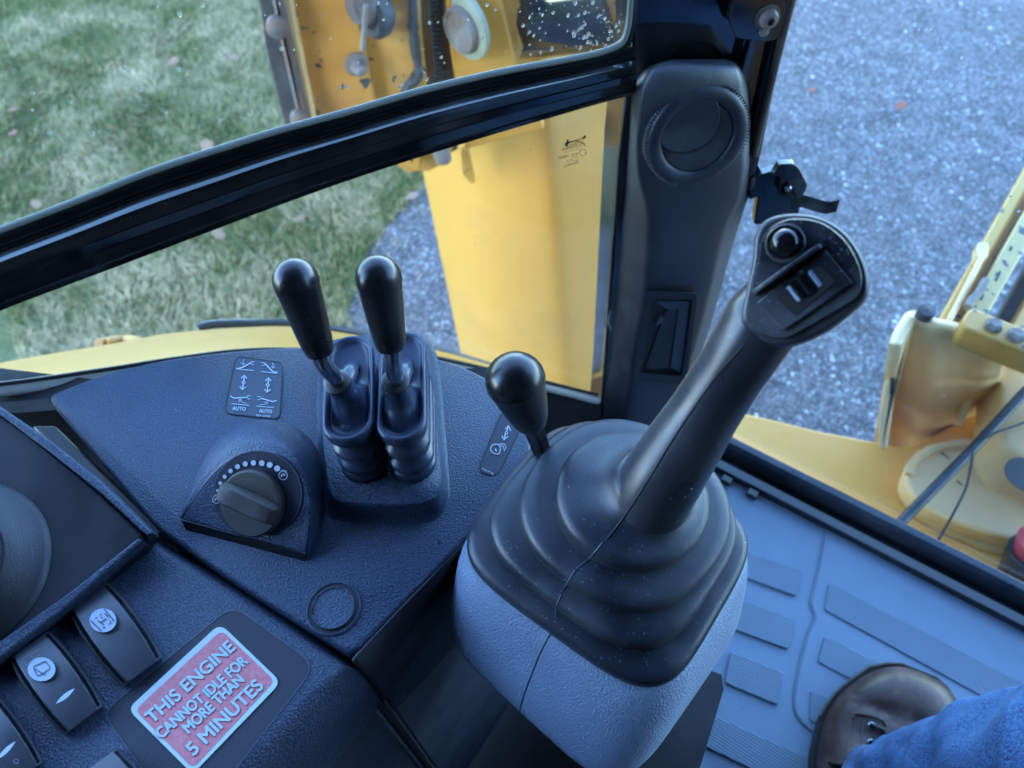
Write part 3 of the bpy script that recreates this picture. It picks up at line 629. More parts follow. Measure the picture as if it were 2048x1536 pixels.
# ================================================================== FENDER outside glass
fen = thing('wheel_fender', 'yellow wheel fender below the lower side glass with black rubber lip', 'fender', SW.at(300, 700, -.1))
fi_ = spline([(u, v, 0) for u, v in [(-250, 808), (0, 772), (183, 747), (366, 720), (500, 705), (650, 705), (780, 712), (860, 722), (990, 748), (1100, 780)]], 6)
fo_ = spline([(u, v, 0) for u, v in [(-250, 790), (0, 728), (244, 684), (342, 666), (500, 654), (600, 654), (700, 670), (850, 698), (985, 738), (1100, 776)]], 6)
rr_ = []
for a, b in zip(fi_, fo_):
    A = SW.at(a.x, a.y, -.035); B = SW.at(b.x, b.y, -.20)
    rr_.append([A + (B - A) * t + Vector((0, 0, .012 * math.sin(math.pi * min(1, t * 1.02)))) for t in (0, .12, .3, .5, .7, .85, .95)] + [B, B + Vector((0, .02, -.02)), B + Vector((.01, .03, -.25))])
loft('fender_skin', rr_, M_fender, fen, closed=False, sub=1, angle=180)
lip = spline([(u, v, 0) for u, v in [(398, 655), (430, 648), (500, 646), (600, 648), (700, 664), (850, 694), (985, 733), (1100, 770)]], 6)
tube('rubber_lip', [SW.at(p.x, p.y, -.205) for p in lip], .005, M_hose, fen, seg=10)
emb = spline([(u, v, 0) for u, v in [(-60, 770), (0, 752), (90, 737), (200, 722), (262, 711), (285, 700), (282, 690), (255, 684), (200, 692)]], 6)
def onf(u, v):
    # point on fender skin under picture point: interpolate between inner and outer curves
    best = min(range(len(fi_)), key=lambda i: abs(fi_[i].x - u)); a = fi_[best]; best2 = min(range(len(fo_)), key=lambda i: abs(fo_[i].x - u)); b = fo_[best2]
    t = max(0, min(1, (a.y - v) / (a.y - b.y))); tt = t
    return SW.at(u, v, -.035 - .165 * tt)
tube('pressed_bead', [onf(p.x, p.y) + Vector((0, 0, .004)) for p in emb], .0055, M_fender, fen, seg=10)

# ================================================================== CONSOLE
con = thing('control_console', 'dark blue grey console top carrying throttle dial, two stabilizer levers and decals', 'console', Z(600, 1000, .44))
top_px = rpx([(88, 792), (200, 747), (320, 717), (450, 700), (560, 692), (700, 688), (860, 708), (960, 742), (1040, 800), (1075, 930), (890, 1125), (705, 1312), (500, 1185), (312, 1058)], [24, 60, 60, 60, 60, 60, 60, 60, 60, 40, 60, 26, 60, 30], 5)
P = [TOP.at(u, v) for u, v in top_px]
def inset(P, d_):
    # plan inset toward the centroid direction (approximate, convex outline)
    n = len(P); out = []
    for i in range(n):
        a, b, c = P[i - 1], P[i], P[(i + 1) % n]; t1 = (b - a); t2 = (c - b)
        n1 = Vector((-t1.y, t1.x, 0)).normalized() if t1.length > 1e-9 else Vector(); n2 = Vector((-t2.y, t2.x, 0)).normalized() if t2.length > 1e-9 else Vector()
        nn_ = (n1 + n2); nn_ = nn_.normalized() if nn_.length > 1e-6 else n1
        out.append(b - nn_ * d_)
    return out
area = sum(P[i - 1].x * P[i].y - P[i].x * P[i - 1].y for i in range(len(P)))
sg = -1 if area > 0 else 1
rings = []
for i_, z_ in ((.0, -.115), (.0, -.0045), (.0004, -.0022), (.0013, -.0007), (.0028, 0)):
    rings.append([p + Vector((0, 0, z_)) for p in inset(P, sg * i_)])
# flare the lower skirt outwards a little
con_shell = loft('console_shell', rings, M_console, con, cap=(False, True), angle=50)
# slope skirt facing the operator (dark side face)
sk = [(1078, 925), (1090, 950), (985, 1105), (768, 1392), (700, 1312), (890, 1120)]
SKP = Plane(TOP.at(890, 1122), (TOP.at(1075, 930) - TOP.at(705, 1312)).cross(Vector((0, 0, 1))).normalized() * -1 + Vector((0, 0, .12)))
if SKP.n.dot(Vector(CAM) - SKP.p) < 0: SKP = Plane(SKP.p, -SKP.n)

# decal with stabilizer symbols
DP = TOP
dl = rpx([(472, 712), (566, 725), (559, 838), (449, 826)], 14)
plate('stabilizer_decal', dl, DP, .0002, plastic('decal_film', (.050, .062, .090), .34, 900, .1), con, off=.0005)
ribbons('decal_edge', [(dl + [dl[0]], 1.4)], DP, M_inkb, con, off=.0005)
def sc(x, y): return (420 + x / 9.6, 690 + y / 9.6)
Ls = []
for seq, wd in ((([(505, 455), (600, 440), (790, 340)]), 22), ([(500, 460), (835, 492)], 12), ([(790, 340), (800, 320), (865, 322)], 10), ([(790, 340), (805, 378), (850, 378)], 10), ([(663, 270), (635, 310), (635, 372)], 9), ([(590, 345), (635, 380), (668, 342)], 9),
    ([(1290, 525), (1210, 515), (1060, 360)], 22), ([(975, 510), (1295, 547)], 12), ([(1060, 360), (1045, 345), (985, 342)], 10), ([(1060, 360), (1040, 395), (990, 398)], 10), ([(1195, 335), (1218, 380), (1200, 440)], 9), ([(1178, 408), (1200, 445), (1245, 415)], 9),
    ([(660, 580), (645, 690)], 22), ([(598, 640), (660, 578), (712, 645)], 18), ([(640, 750), (622, 860)], 22), ([(575, 795), (622, 862), (690, 802)], 18),
    ([(1125, 630), (1115, 740)], 22), ([(1060, 690), (1125, 628), (1172, 695)], 18), ([(1108, 800), (1095, 905)], 22), ([(1045, 845), (1095, 910), (1160, 850)], 18),
    ([(390, 980), (462, 1020), (710, 1005)], 20), ([(780, 975), (725, 975), (712, 1005), (730, 1033), (775, 1035)], 11), ([(695, 1118), (620, 1100), (555, 1050)], 9), ([(560, 1100), (552, 1048), (625, 1055)], 9), ([(410, 1125), (755, 1160)], 11),
    ([(1280, 1062), (1210, 1090), (975, 1022)], 20), ([(905, 990), (965, 995), (982, 1022), (958, 1048), (905, 1050)], 11), ([(960, 1145), (1040, 1140), (1110, 1100)], 9), ([(1040, 1098), (1112, 1098), (1100, 1145)], 9), ([(890, 1172), (1235, 1203)], 11)):
    Ls.append(([sc(*p) for p in seq], wd / 9.6))
for cx, cy in ((645, 718), (1110, 768)): Ls.append(([sc(*p) for p in circ(cx, cy, 30, 20, 14)], 1.5))
ribbons('symbol_print', Ls, DP, M_print, con, off=.0009)
text('lettering', 'AUTO', sc(425, 1245), sc(688, 1260), 7.0, DP, M_print, con, off=.0011, bold=.02)
text('lettering', 'AUTO', sc(940, 1290), sc(1192, 1310), 7.0, DP, M_print, con, off=.0011, bold=.02)
text('lettering', '251-3306', sc(880, 1365), sc(1155, 1385), 3.6, DP, M_print, con, off=.0011, bold=.01)

# lock decal near right corner
dl2 = rpx([(1003, 826), (1050, 838), (995, 952), (955, 944)], [4, 10, 20, 20])
plate('lock_decal', dl2, DP, .0002, plastic('decal_film_dark', (.028, .034, .052), .34, 900, .1), con, off=.0005)
ribbons('decal_edge', [(dl2 + [dl2[0]], 1.4)], DP, M_inkb, con, off=.0005)
def s6(x, y): return (850 + x / 2.926, 800 + y / 2.926)
Ls = [([s6(487, 150), s6(478, 188)], 2.2), ([s6(470, 170), s6(488, 150), s6(502, 180)], 2.2), ([s6(470, 200), s6(463, 232)], 2.2), ([s6(450, 210), s6(463, 234), s6(485, 212)], 2.2), (circ(*s6(476, 192), 2.6), 1.4),
      ([s6(385, 280), s6(395, 262), s6(425, 258), s6(440, 270), s6(440, 300), s6(430, 318), s6(400, 312), s6(385, 295), s6(385, 280)], 1.9), ([s6(412, 285), s6(418, 300)], 2.6),
      ([s6(430, 268), s6(440, 256), s6(465, 258), s6(475, 275), s6(462, 298)], 1.6), ([s6(440, 276), s6(448, 266), s6(460, 272), s6(458, 285)], 1.4)]
ribbons('symbol_print', Ls, DP, M_print, con, off=.0009)
text('lettering', '290-7915', s6(330, 405), s6(398, 438), 3.6, DP, M_print, con, off=.0011, bold=.01)

# round blanking cap
cc = TOP.at(668, 1218); cr = (TOP.at(720, 1218) - TOP.at(616, 1218)).length / 2
lathe('cap_seat', [(cr * 1.05, -.001), (cr * 1.03, .0010), (cr * 1.0, .0013), (cr * .96, .0008)], cc, (0, 0, 1), M_console, con, seg=56, cap=(False, False))
lathe('cap_gap', [(cr * .97, .00005), (cr * .97, .0006), (cr * .78, .0006)], cc, (0, 0, 1), M_inkb, con, seg=56)
lathe('round_cap', [(cr * .82, .0), (cr * .82, .0016), (cr * .80, .0022), (cr * .77, .0022), (cr * .755, .0016), (.0001, .0017)], cc, (0, 0, 1), M_console, con, seg=56)
plate('cap_notch', [(622, 1214), (626, 1214), (627, 1228), (623, 1228)], TOP, .0012, M_inkb, con, off=.0022)
lathe('pin_hole', [(.0009, .0001), (.0009, .0003), (.0001, .0003)], TOP.at(879, 1085), (0, 0, 1), M_inkb, con, seg=12)

# plinth under lever boots
base = spline([(u, v, 0) for u, v in [(636, 720), (650, 690), (740, 672), (830, 668), (868, 695), (882, 760), (890, 850), (898, 950), (898, 1000), (868, 1040), (800, 1048), (720, 1045), (655, 1030), (640, 960), (634, 850)]], 4, True)
topo = spline([(u, v, 0) for u, v in [(648, 700), (660, 682), (740, 668), (825, 664), (848, 684), (862, 760), (871, 850), (880, 940), (880, 975), (860, 1000), (800, 1008), (725, 1006), (668, 994), (652, 930), (645, 840)]], 4, True)
rings = []
c_ = Vector((0, 0, 0))
Bp = [TOP.at(p.x, p.y, .0003) for p in base]; Tp = [HZ(.455).at(p.x, p.y) for p in topo]
for t, h in ((0, 0), (.25, .06), (.5, .22), (.7, .5), (.85, .82), (.95, .96), (1.05, 1.0)):
    rings.append([Vector((a.x + (b.x - a.x) * t, a.y + (b.y - a.y) * t, a.z + (b.z - a.z) * h)) for a, b in zip(Bp, Tp)])
loft('lever_plinth', rings, M_console, con, cap=(False, True), angle=60)

# throttle pod
A = [(362, 1040), (378, 1012), (398, 982), (424, 950), (452, 923), (485, 907), (520, 901), (558, 906), (590, 926), (612, 960), (622, 1000), (622, 1040), (618, 1075), (612, 1108)]
B = [(358, 1034), (370, 1000), (388, 960), (410, 915), (436, 872), (475, 846), (525, 836), (580, 844), (625, 876), (647, 925), (654, 985), (648, 1040), (636, 1082), (616, 1114)]
b0, b1 = HZ(.4455).at(362, 1040), HZ(.4455).at(612, 1108); tp = HZ(.476).at(520, 901)
fn = (b1 - b0).cross(tp - b0).normalized()
if fn.dot(Vector(CAM) - b0) < 0: fn = -fn
FP = Plane(b0, fn)
Ap = [FP.at(u, v) for u, v in A]; Bq = [TOP.at(u, v, .0002) for u, v in B]
rings = []
for t in (0, .04, .12, .3, .5, .7, .85, .95, 1.0):
    rr2 = []
    for a, b in zip(Ap, Bq):
        p = a + (b - a) * t; blg = math.sin(math.pi * min(1, t) ** .8) * .25 * (a.z - .44); rr2.append(p + Vector((0, 0, blg + (0 if t > 0 else 0))) - fn * (.0012 if 0 < t < .05 else 0))
    rings.append(rr2)
loft('throttle_pod', rings, M_console, con, closed=False, sub=1, angle=180)
V, F = prism_data(Ap, -fn * .004); mk('pod_face', V, F, M_console, con, bevel=.0012)
V, F = prism_data([HZ(.4455).at(362, 1040), HZ(.4455).at(612, 1108), TOP.at(608, 1122), TOP.at(372, 1060)], Vector((0, .012, 0))); mk('pod_underside', V, F, M_inkb, con, smooth=False)  # black face puts the shadow under the overhanging edge into its colour
plate('dial_plate', [(p[0], p[1]) for p in circ(515, 988, 89, 87, 48)[:-1]], FP, .0004, plastic('dial_plate_film', (.022, .028, .044), .4, 900, .15), con, off=.0006)
ribbons('dial_ring_print', [(circ(515, 988, 88, 86, 60, 165, 400), 1.0)], FP, M_pline, con, off=.001)
def s7(x, y): return (350 + x / 3.073, 800 + y / 3.073)
dots = [(260, 556, 9), (278, 511, 11), (305, 471, 12.5), (341, 436, 14), (384, 410, 15), (432, 393, 16), (482, 386, 16.5), (533, 388, 17.5), (582, 399, 18), (628, 421, 18.5)]
for x, y, rr5 in dots: discs('dot_print', [(*s7(x, y), rr5 / 3.073, rr5 / 3.073)], FP, M_print, con, off=.0012)
for cx, cy, s in ((566, 950, 1.0), (433, 998, .9)):
    Ls = []; Ls.append((circ(cx, cy + 1, 8.5 * s, 8.5 * s, 18), 1.3)); Ls.append(([(cx - 5 * s, cy - 8 * s), (cx - 1 * s, cy - 10 * s), (cx + 7 * s, cy - 8 * s), (cx + 5 * s, cy - 3 * s)], 1.3)); Ls.append(([(cx - 4 * s, cy + 3), (cx, cy - 2), (cx + 4 * s, cy + 1)], 3.0 * s))
    ribbons('symbol_print', Ls, FP, M_print, con, off=.0012)
text('lettering', '191-9403 1', s7(470, 832), s7(592, 848), 5, FP, M_print, con, off=.0012, bold=.01)
# dial
dc = FP.at(510, 1003); dr_ = (FP.at(571, 1003) - FP.at(447, 1003)).length / 2
dial = lathe('throttle_dial', [(dr_ * .98, .0005), (dr_ * .98, .0036), (dr_ * .95, .0050), (dr_ * .92, .0054), (.0001, .0056)], FP.at(510, 1004), fn, M_dial, con, seg=56)
e1 = (FP.at(572, 1030) - FP.at(446, 972)).normalized(); e2 = fn.cross(e1); c0 = FP.at(509, 1002) + fn * .0052
def barpt(s, t, h): return c0 + e1 * s + e2 * t + fn * h
L_ = dr_ * .97
rings = []
for s in (-1, -.93, -.8, -.4, 0, .4, .8, .93, 1):
    ww = dr_ * .33 * (1 - .25 * abs(s) ** 4); hh = .0052 * (1 if abs(s) < .9 else .8 if abs(s) < .97 else .35)
    rings.append([barpt(s * L_, -ww * 1.15, -.0005), barpt(s * L_, -ww * .8, hh), barpt(s * L_, ww * .8, hh), barpt(s * L_, ww * 1.15, -.0005)])
loft('grip_bar', rings, M_dial, dial, bevel=.0012)

# ------------------------------------------------ lever boots + levers
def lever_boot(name, parent, cx0, cx1, vt, vb, shift, neck):
    """bellows: stadium rings in plan. picture extents given for the rim at z=.497"""
    zt = .497
    pa, pb_ = HZ(zt).at((cx0 + cx1) / 2 + 2, vt), HZ(zt).at((cx0 + cx1) / 2 - 3 + shift, vb)
    wr = (HZ(zt).at(cx1, (vt + vb) / 2) - HZ(zt).at(cx0, (vt + vb) / 2)).length / 2
    ax = (pb_ - pa); L = ax.length / 2; ax.normalize(); cr_ = Vector((-ax.y, ax.x, 0)); c = (pa + pb_) / 2; c.z = 0
    def st(scale_w, scale_l, z, dz_end=0):
        out = []; r = wr * scale_w; hl = L * scale_l - r
        for k in range(40):
            a = 2 * math.pi * k / 40; ca, sa = math.cos(a), math.sin(a)
            s = hl if ca > 0 else -hl
            out.append(c + cr_ * (r * sa) + ax * (r * ca + s) + Vector((0, 0, z)))
        return out
    R_ = [(.86, .92, .4535), (.97, .975, .4545), (1.03, 1.0, .4565), (1.0, .99, .4590), (.80, .885, .4602), (.79, .88, .4614), (.98, .975, .4628), (1.02, .99, .4650), (.98, .975, .4672), (.76, .865, .4688), (.74, .855, .4722), (.80, .885, .4745), (.98, .98, .4765), (1.01, .995, .4790), (.97, .975, .4812), (.78, .875, .4832), (.77, .87, .4858), (.86, .91, .4882), (1.0, .99, .4905), (1.045, 1.015, .4935), (1.04, 1.01, .4960), (.99, .985, .4978), (.92, .95, .4982), (.85, .91, .4975), (.81, .885, .4962), (.77, .865, .4950)]
    rings = [st(*r) for r in R_]
    last = st(.75, .85, .4944); tgt = neck[-1]; N0 = neck[0]
    for t in (.12, .28, .45, .6, .74, .86, .95, 1.0):
        i_ = t * (len(neck) - 1); lo_ = int(min(len(neck) - 2, i_)); fr_ = i_ - lo_; cn = neck[lo_].lerp(neck[lo_ + 1], fr_); rr_n = .0125 + (.0062 - .0125) * min(1, t * 1.15)
        ring = []
        for k in range(40):
            a = 2 * math.pi * k / 40; cp = cn + cr_ * (rr_n * math.sin(a)) + ax * (rr_n * math.cos(a)); wgt = 1 - (1 - t) ** 2.6
            ring.append(last[k].lerp(cp, min(1, wgt)))
            zz = last[k].z - .003 * math.sin(math.pi * min(1, t * 1.3)) if t < .77 else None
            ring[-1].z = last[k].z + (cn.z - last[k].z) * t ** 1.6 - .0022 * math.sin(math.pi * min(1, t * 1.4)) * (1 if t < .7 else 0)
        rings.append(ring)
    loft(name, rings, M_brub, parent, angle=180, sub=1)
    return c, ax, cr_, L, wr
GL = 'stabilizer control levers'
def lever(lab, px_boot, collar, neck_pts, sh, knob_c, knob_b, rtop, rbot, dk, db):
    t = thing('control_lever', lab, 'lever', HZ(.455).at(*collar), GL)
    pts = [HZ(z).at(u, v) for u, v, z in neck_pts]
    c, ax, cr_, L, wr = lever_boot('rubber_boot', t, *px_boot, pts)
    rad = [.0098, .0085, .0070, .0066, .0060]
    tube('boot_neck', spline(pts, 5), [float(np.interp(i / (5 * (len(pts) - 1)), np.linspace(0, 1, len(rad)), rad)) for i in range(5 * (len(pts) - 1) + 1)], M_brub, t, seg=20, ref=Vector((1, 0, 0)), sub=1, angle=180)
    # tongue running up to the far end of the boot
    far = c - ax * (L * .72); far.z = .487
    top = pts[-1]
    tube('boot_fold', spline([top - Vector((0, 0, .006)), (top + far) / 2 + Vector((.003, 0, .002)), far + Vector((0, 0, -.004))], 6), [.0042] * 6 + [.0032] * 7, M_brub, t, seg=14, angle=180)
    near = c + ax * (L * .75); near.z = .484
    tube('boot_fold', spline([pts[0] + Vector((0, 0, -.004)), (pts[0] + near) / 2, near], 5), [.008] * 6 + [.005] * 5, M_brub, t, seg=14, angle=180)
    # shaft
    S_ = [D(u, v, d_) for u, v, d_ in sh]
    tube('shaft', spline(S_, 5), .0040, M_chrome, t, seg=18)
    a_ = (S_[1] - S_[0]).normalized()
    lathe('collar', [(.0060, -.001), (.0068, .0005), (.0068, .002), (.0055, .0028), (.0042, .003)], S_[0], a_, M_black, t, seg=24)
    K, Bk = D(*knob_c, dk), D(*knob_b, db); rt = rtop * dk / FPX; rb = rbot * db / FPX; axk = (K - Bk); H = axk.length
    prof = [(rb * .55, 0), (rb * .93, .0002), (rb, .0012)] + [(rb + (rt - rb) * (s ** .8), H * s) for s in (.15, .3, .45, .6, .75, .86)] + [(rt * 1.0, H * .955), (rt * 1.012, H * .965), (rt * 1.012, H * .99)] + [(rt * 1.01 * math.cos(R(a)), H + rt * math.sin(R(a))) for a in (12, 25, 38, 50, 62, 74, 84)] + [(.0001, H + rt)]
    lathe('knob', prof, Bk, axk, M_knob, t, seg=48, angle=60)
    return t
lever('black left stabilizer lever with bent chrome shaft, leaning toward the decal', (649, 746, 672, 884, 0), (680, 765),
      [(703, 868, .484), (704, 832, .490), (698, 800, .500), (686, 780, .506), (678, 766, .512)], [(677, 768, .358), (664, 748, .350), (648, 730, .341), (636, 700, .334)], (592, 562), (640, 705), 46.5, 29, .315, .338)
lever('black right stabilizer lever with straight chrome shaft, beside the yellow post view', (757, 852, 664, 884, 0), (790, 765),
      [(804, 868, .484), (803, 840, .490), (800, 808, .498), (796, 785, .505), (791, 768, .512)], [(791, 766, .358), (789, 748, .350), (786, 725, .341), (783, 690, .332)], (757, 556), (782, 695), 46.5, 29.5, .315, .336)
lk = thing('lock_lever', 'short fat black knob lever at the console corner beside the lock decal', 'lever', TOP.at(1100, 930))
K, Bk = D(1031, 762, .335), D(1063, 845, .355); axk = K - Bk; H = axk.length; rt = 60 * .335 / FPX; rb = 32 * .355 / FPX
prof = [(rb * .5, -.001), (rb * .92, -.0008), (rb, .0005)] + [(rb + (rt - rb) * (s ** .75), H * s) for s in (.15, .3, .45, .6, .75, .88)] + [(rt, H * .96), (rt * 1.015, H * .975), (rt * 1.02, H)] + [(rt * 1.02 * math.cos(R(a)), H + rt * math.sin(R(a))) for a in (10, 20, 32, 44, 56, 68, 80)] + [(.0001, H + rt)]
lathe('knob', prof, Bk, axk, M_knob, lk, seg=56, angle=60)
Sb = [D(1063, 850, .357), D(1078, 885, .372), D(1100, 960, .42)]
tube('shaft', Sb, .0052, M_steel, lk, seg=4, sq=.6, bevel=.0008)

# ------------------------------------------------ switch panel
swp = thing('switch_panel', 'dark textured lower console panel holding the rocker switches', 'switch panel', Z(300, 1300, .437))
SPn = HZ(.436)
pp = rpx([(298, 1072), (500, 1197), (692, 1326), (764, 1398), (600, 1640), (300, 1900), (-500, 1900), (-400, 1600), (0, 1322)], [6, 60, 12, 6, 0, 0, 0, 0, 30])
pp = [(293, 1081), (390, 1141), (495, 1206), (595, 1273), (683, 1332), (636, 1382), (590, 1428), (510, 1510), (330, 1700), (-500, 1900), (-500, 1650), (-200, 1472), (0, 1322), (150, 1196)]
P = [SPn.at(u, v) for u, v in pp]; area = sum(P[i - 1].x * P[i].y - P[i].x * P[i - 1].y for i in range(len(P))); sg = -1 if area > 0 else 1
loft('panel_shell', [[p + Vector((0, 0, z_)) for p in inset(P, sg * i_)] for i_, z_ in ((-.010, -.06), (-.008, -.022), (-.005, -.009), (-.0022, -.003), (.0, -.0006), (.003, 0))], M_panel, swp, cap=(False, True), angle=60)
rec = rpx([(470, 1218), (624, 1335), (400, 1600), (100, 1900), (60, 1750), (212, 1416)], [28, 30, 0, 0, 0, 30])
rec = rpx([(465, 1210), (632, 1330), (470, 1540), (300, 1560), (205, 1425)], [34, 40, 10, 30, 30])
plate('label_pad', rec, SPn, .0008, plastic('label_pad_plastic', (.020, .024, .036), .5, 1700, .45, .0005), swp, off=.0006, bevel=.0003)
ribbons('pad_edge', [(rec + [rec[0]], 1.2)], SPn, M_pline, swp, off=.0008)

def rocker(cx, cy, icon, nm):
    # axes measured from the picture: long axis (90,115), short axis (100,-65)
    lx, ly = Vector((55, 76)), Vector((47, -35))
    def q(a, b, off): return SPn.at(cx + lx.x * a + ly.x * b, cy + lx.y * a + ly.y * b, off)
    rings = []
    def wv(a): return 1 - .17 * abs(a) ** 2.4
    for a in (-1, -.97, -.8, -.5, -.2, 0, .2, .5, .8, .97, 1):
        h = .0128 - .0052 * abs(a + .1) ** 2
        rings.append([q(a, -wv(a), .0003), q(a, -wv(a), h * .55), q(a, -wv(a) * .93, h * .78), q(a, -wv(a) * .74, h), q(a, wv(a) * .74, h), q(a, wv(a) * .93, h * .78), q(a, wv(a), h * .55), q(a, wv(a), .0003)])
    o = loft('rocker_switch', rings, M_rocker, swp, bevel=.0014, bseg=3, angle=25)
    # side ridges glossy
    for sgn in (-1, 1):
        rr3 = []
        for a in (-.95, -.5, -.1, .3, .7, .95):
            h = .0128 - .0052 * abs(a + .1) ** 2
            rr3.append([q(a, sgn * wv(a) * .90, h * .86), q(a, sgn * wv(a) * .80, h + .0002), q(a, sgn * wv(a) * .80, h - .002), q(a, sgn * wv(a) * .90, h * .6)])
        loft('side_bead', rr3, M_gloss, o, angle=30)
    SP2 = Plane(q(-.45, 0, .0108), (SPn.n + Vector((0, 0, 0))).normalized())
    # tilt plane to follow the crown
    pA, pB, pC = q(-.75, 0, .0128 - .0052 * .65 ** 2), q(-.2, 0, .0128 - .0052 * .1 ** 2), q(-.45, .5, .0128 - .0052 * .35 ** 2); nn2 = (pB - pA).cross(pC - pA).normalized()
    if nn2.z < 0: nn2 = -nn2
    TP = Plane(pB, nn2)
    return o, TP
def s5(x, y): return (x / 2.866, 1000 + y / 2.866)
o, TP = rocker(230, 1268, 1, 'a')
discs('icon_disc', [(*s5(590, 690), 27, 24)], TP, M_icon, o, off=.0014)
ribbons('symbol_print', [([s5(597, 625), s5(655, 695)], 2.2), ([s5(520, 692), s5(583, 752)], 2.2), ([s5(560, 690), s5(595, 715)], 2), ([s5(572, 705), s5(610, 680)], 2), ([s5(600, 650), s5(622, 672)], 2), ([s5(628, 690), s5(636, 706), s5(622, 712)], 2), ([s5(590, 722), s5(592, 735), s5(605, 728)], 2), ([s5(545, 680), s5(555, 672)], 2), ([s5(572, 660), s5(582, 652)], 2), ([s5(580, 668), s5(588, 680)], 2)], TP, M_inkb, o, off=.0016)
o['label'] = 'upper right rocker switch with striped oval symbol'
o, TP = rocker(112, 1365, 2, 'b')
discs('icon_disc', [(*s5(238, 970), 28, 24)], TP, M_icon, o, off=.0014)
bx = rpx([s5(190, 955), s5(262, 922), s5(288, 965), s5(215, 1012)], 3, 3)
ribbons('symbol_print', [(bx + [bx[0]], 1.8), ([s5(195, 965), s5(245, 995)], 1.6), ([s5(258, 985), s5(262, 1000), s5(240, 1000)], 1.6)], TP, M_inkb, o, off=.0016)
ribbons('window_print', [([s5(130, 905), s5(215, 862), s5(230, 885), s5(150, 945), s5(130, 905)], .9), ([s5(172, 884), s5(188, 912)], .9)], TP, M_pline, o, off=.0016)
def slot(o, TP, a, b, wd):
    (x0, y0), (x1, y1) = s5(*a), s5(*b); pts_ = []
    for k in range(21):
        t = k / 10; side = 1 if t <= 1 else -1; tt = t if t <= 1 else 2 - t
        X, Y = x0 + (x1 - x0) * tt, y0 + (y1 - y0) * tt; dd = Vector((x1 - x0, y1 - y0)).normalized(); ww = wd * math.sin(math.pi * tt) * side
        pts_.append((X - dd.y * ww, Y + dd.x * ww))
    pts_ = [pts_[i] for i in range(20)]
    V = [TP.at(u, v, .0018) for u, v in pts_]; mk('indicator_slot', V, [list(range(20))], M_icon, o, smooth=False)
slot(o, TP, (318, 1170), (430, 1078), 4.5)
o['label'] = 'middle rocker switch with rear wiper symbol and pale slit'
o, TP = rocker(-8, 1478, 3, 'c'); slot(o, TP, (-20, 1490), (90, 1382), 4.5)
ribbons('dot_print', [(circ(*s5(93, 1498), 4.5), 1)], TP, M_pline, o, off=-.001)
o['label'] = 'rocker switch cut by the left picture edge'
o, TP = rocker(250, 1600, 4, 'd'); o['label'] = 'rocker switch just entering at the bottom edge'

# warning sticker
stk = thing('warning_sticker', 'red and white sticker reading THIS ENGINE CANNOT IDLE FOR MORE THAN 5 MINUTES', 'sticker', SPn.at(407, 1390))
SK = SPn.shift(.0012)
so_ = rpx([(440, 1247), (562, 1364), (385, 1548), (255, 1418)], 20, 6); si_ = rpx([(443, 1260), (549, 1361), (386, 1536), (270, 1420)], 15, 6)
plate('sticker_border', so_, SK, .0004, base_mat('sticker_white', (.55, .66, .66), .45)[0], stk)
m, nt, b = base_mat('sticker_red_print', (.7, .12, .13), .45); nz = noise_node(nt, 420, 3, .6); nt.links.new(ramp(nt, nz.outputs[0], [(.35, (.66, .17, .18)), (.65, (.66, .25, .27))]).outputs[0], b.inputs['Base Color']); 
plate('sticker_field', si_, SK, .0001, m, stk, off=.0002)
M_let = base_mat('sticker_lettering', (.46, .60, .62), .45)[0]
M_edge = base_mat('sticker_red_outline', (.50, .05, .06), .45)[0]
for s, a, b, h in (('THIS ENGINE', (305, 1448), (472, 1297), 29), ('CANNOT IDLE FOR', (323, 1478), (497, 1325), 25), ('MORE THAN', (378, 1467), (489, 1362), 25), ('5 MINUTES', (388, 1512), (528, 1374), 30)):
    w_ = .00026
    text('lettering_shadow', s, (a[0] + 1.2, a[1] + 1.6), (b[0] + 1.2, b[1] + 1.2), h - 4, SK, M_edge, stk, off=.00025, fat=((w_, 0), (-w_, 0), (0, w_), (0, -w_)))
    text('lettering', s, a, b, h - 4, SK, M_let, stk, off=.00055, fat=((w_, 0), (-w_, 0), (0, w_), (0, -w_)))

# side faces below the console (towards the pedestal)
cab = thing('console_cabinet', 'dark lower cabinet of the console with grey door panels', 'cabinet', Z(760, 1400, .3))
A1 = TOP.at(1082, 938); B1 = TOP.at(768, 1392)
dirc = (B1 - A1).normalized(); nc = dirc.cross(Vector((0, 0, 1))).normalized()
if nc.x < 0: nc = -nc
CP = Plane(TOP.at(705, 1312) + nc * .003 - Vector((0, 0, .10)), nc)
sidep = [(1080, 935), (1085, 948), (958, 1150), (772, 1392), (766, 1396), (700, 1326), (704, 1310), (890, 1123)]
# skirt: strip from the top edge outward/down
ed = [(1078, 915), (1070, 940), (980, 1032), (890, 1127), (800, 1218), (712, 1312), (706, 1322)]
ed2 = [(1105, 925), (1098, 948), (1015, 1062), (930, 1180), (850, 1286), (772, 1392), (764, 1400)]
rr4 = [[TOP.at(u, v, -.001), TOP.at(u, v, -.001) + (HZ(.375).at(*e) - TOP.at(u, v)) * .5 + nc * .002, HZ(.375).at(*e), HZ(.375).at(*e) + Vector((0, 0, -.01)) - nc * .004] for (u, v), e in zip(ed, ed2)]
loft('skirt', rr4, M_black, con, closed=False, angle=60, sol=.0015)  # skirt set black: the shade on this side is put into its colour
LPz = HZ(.375)
def wallpx(name, pts_, base_off, zlow, mat, bev=.002):
    top_ = [LPz.at(u, v) - nc * base_off for u, v in pts_]; bot_ = [Vector((p.x, p.y, zlow)) for p in top_]
    V, F = prism_data(top_ + bot_[::-1], -nc * .004); return mk(name, V, F, mat, cab, bevel=bev, smooth=False)
wallpx('door_panel', [(1098, 948), (775, 1390)], .006, -.005, M_lower)
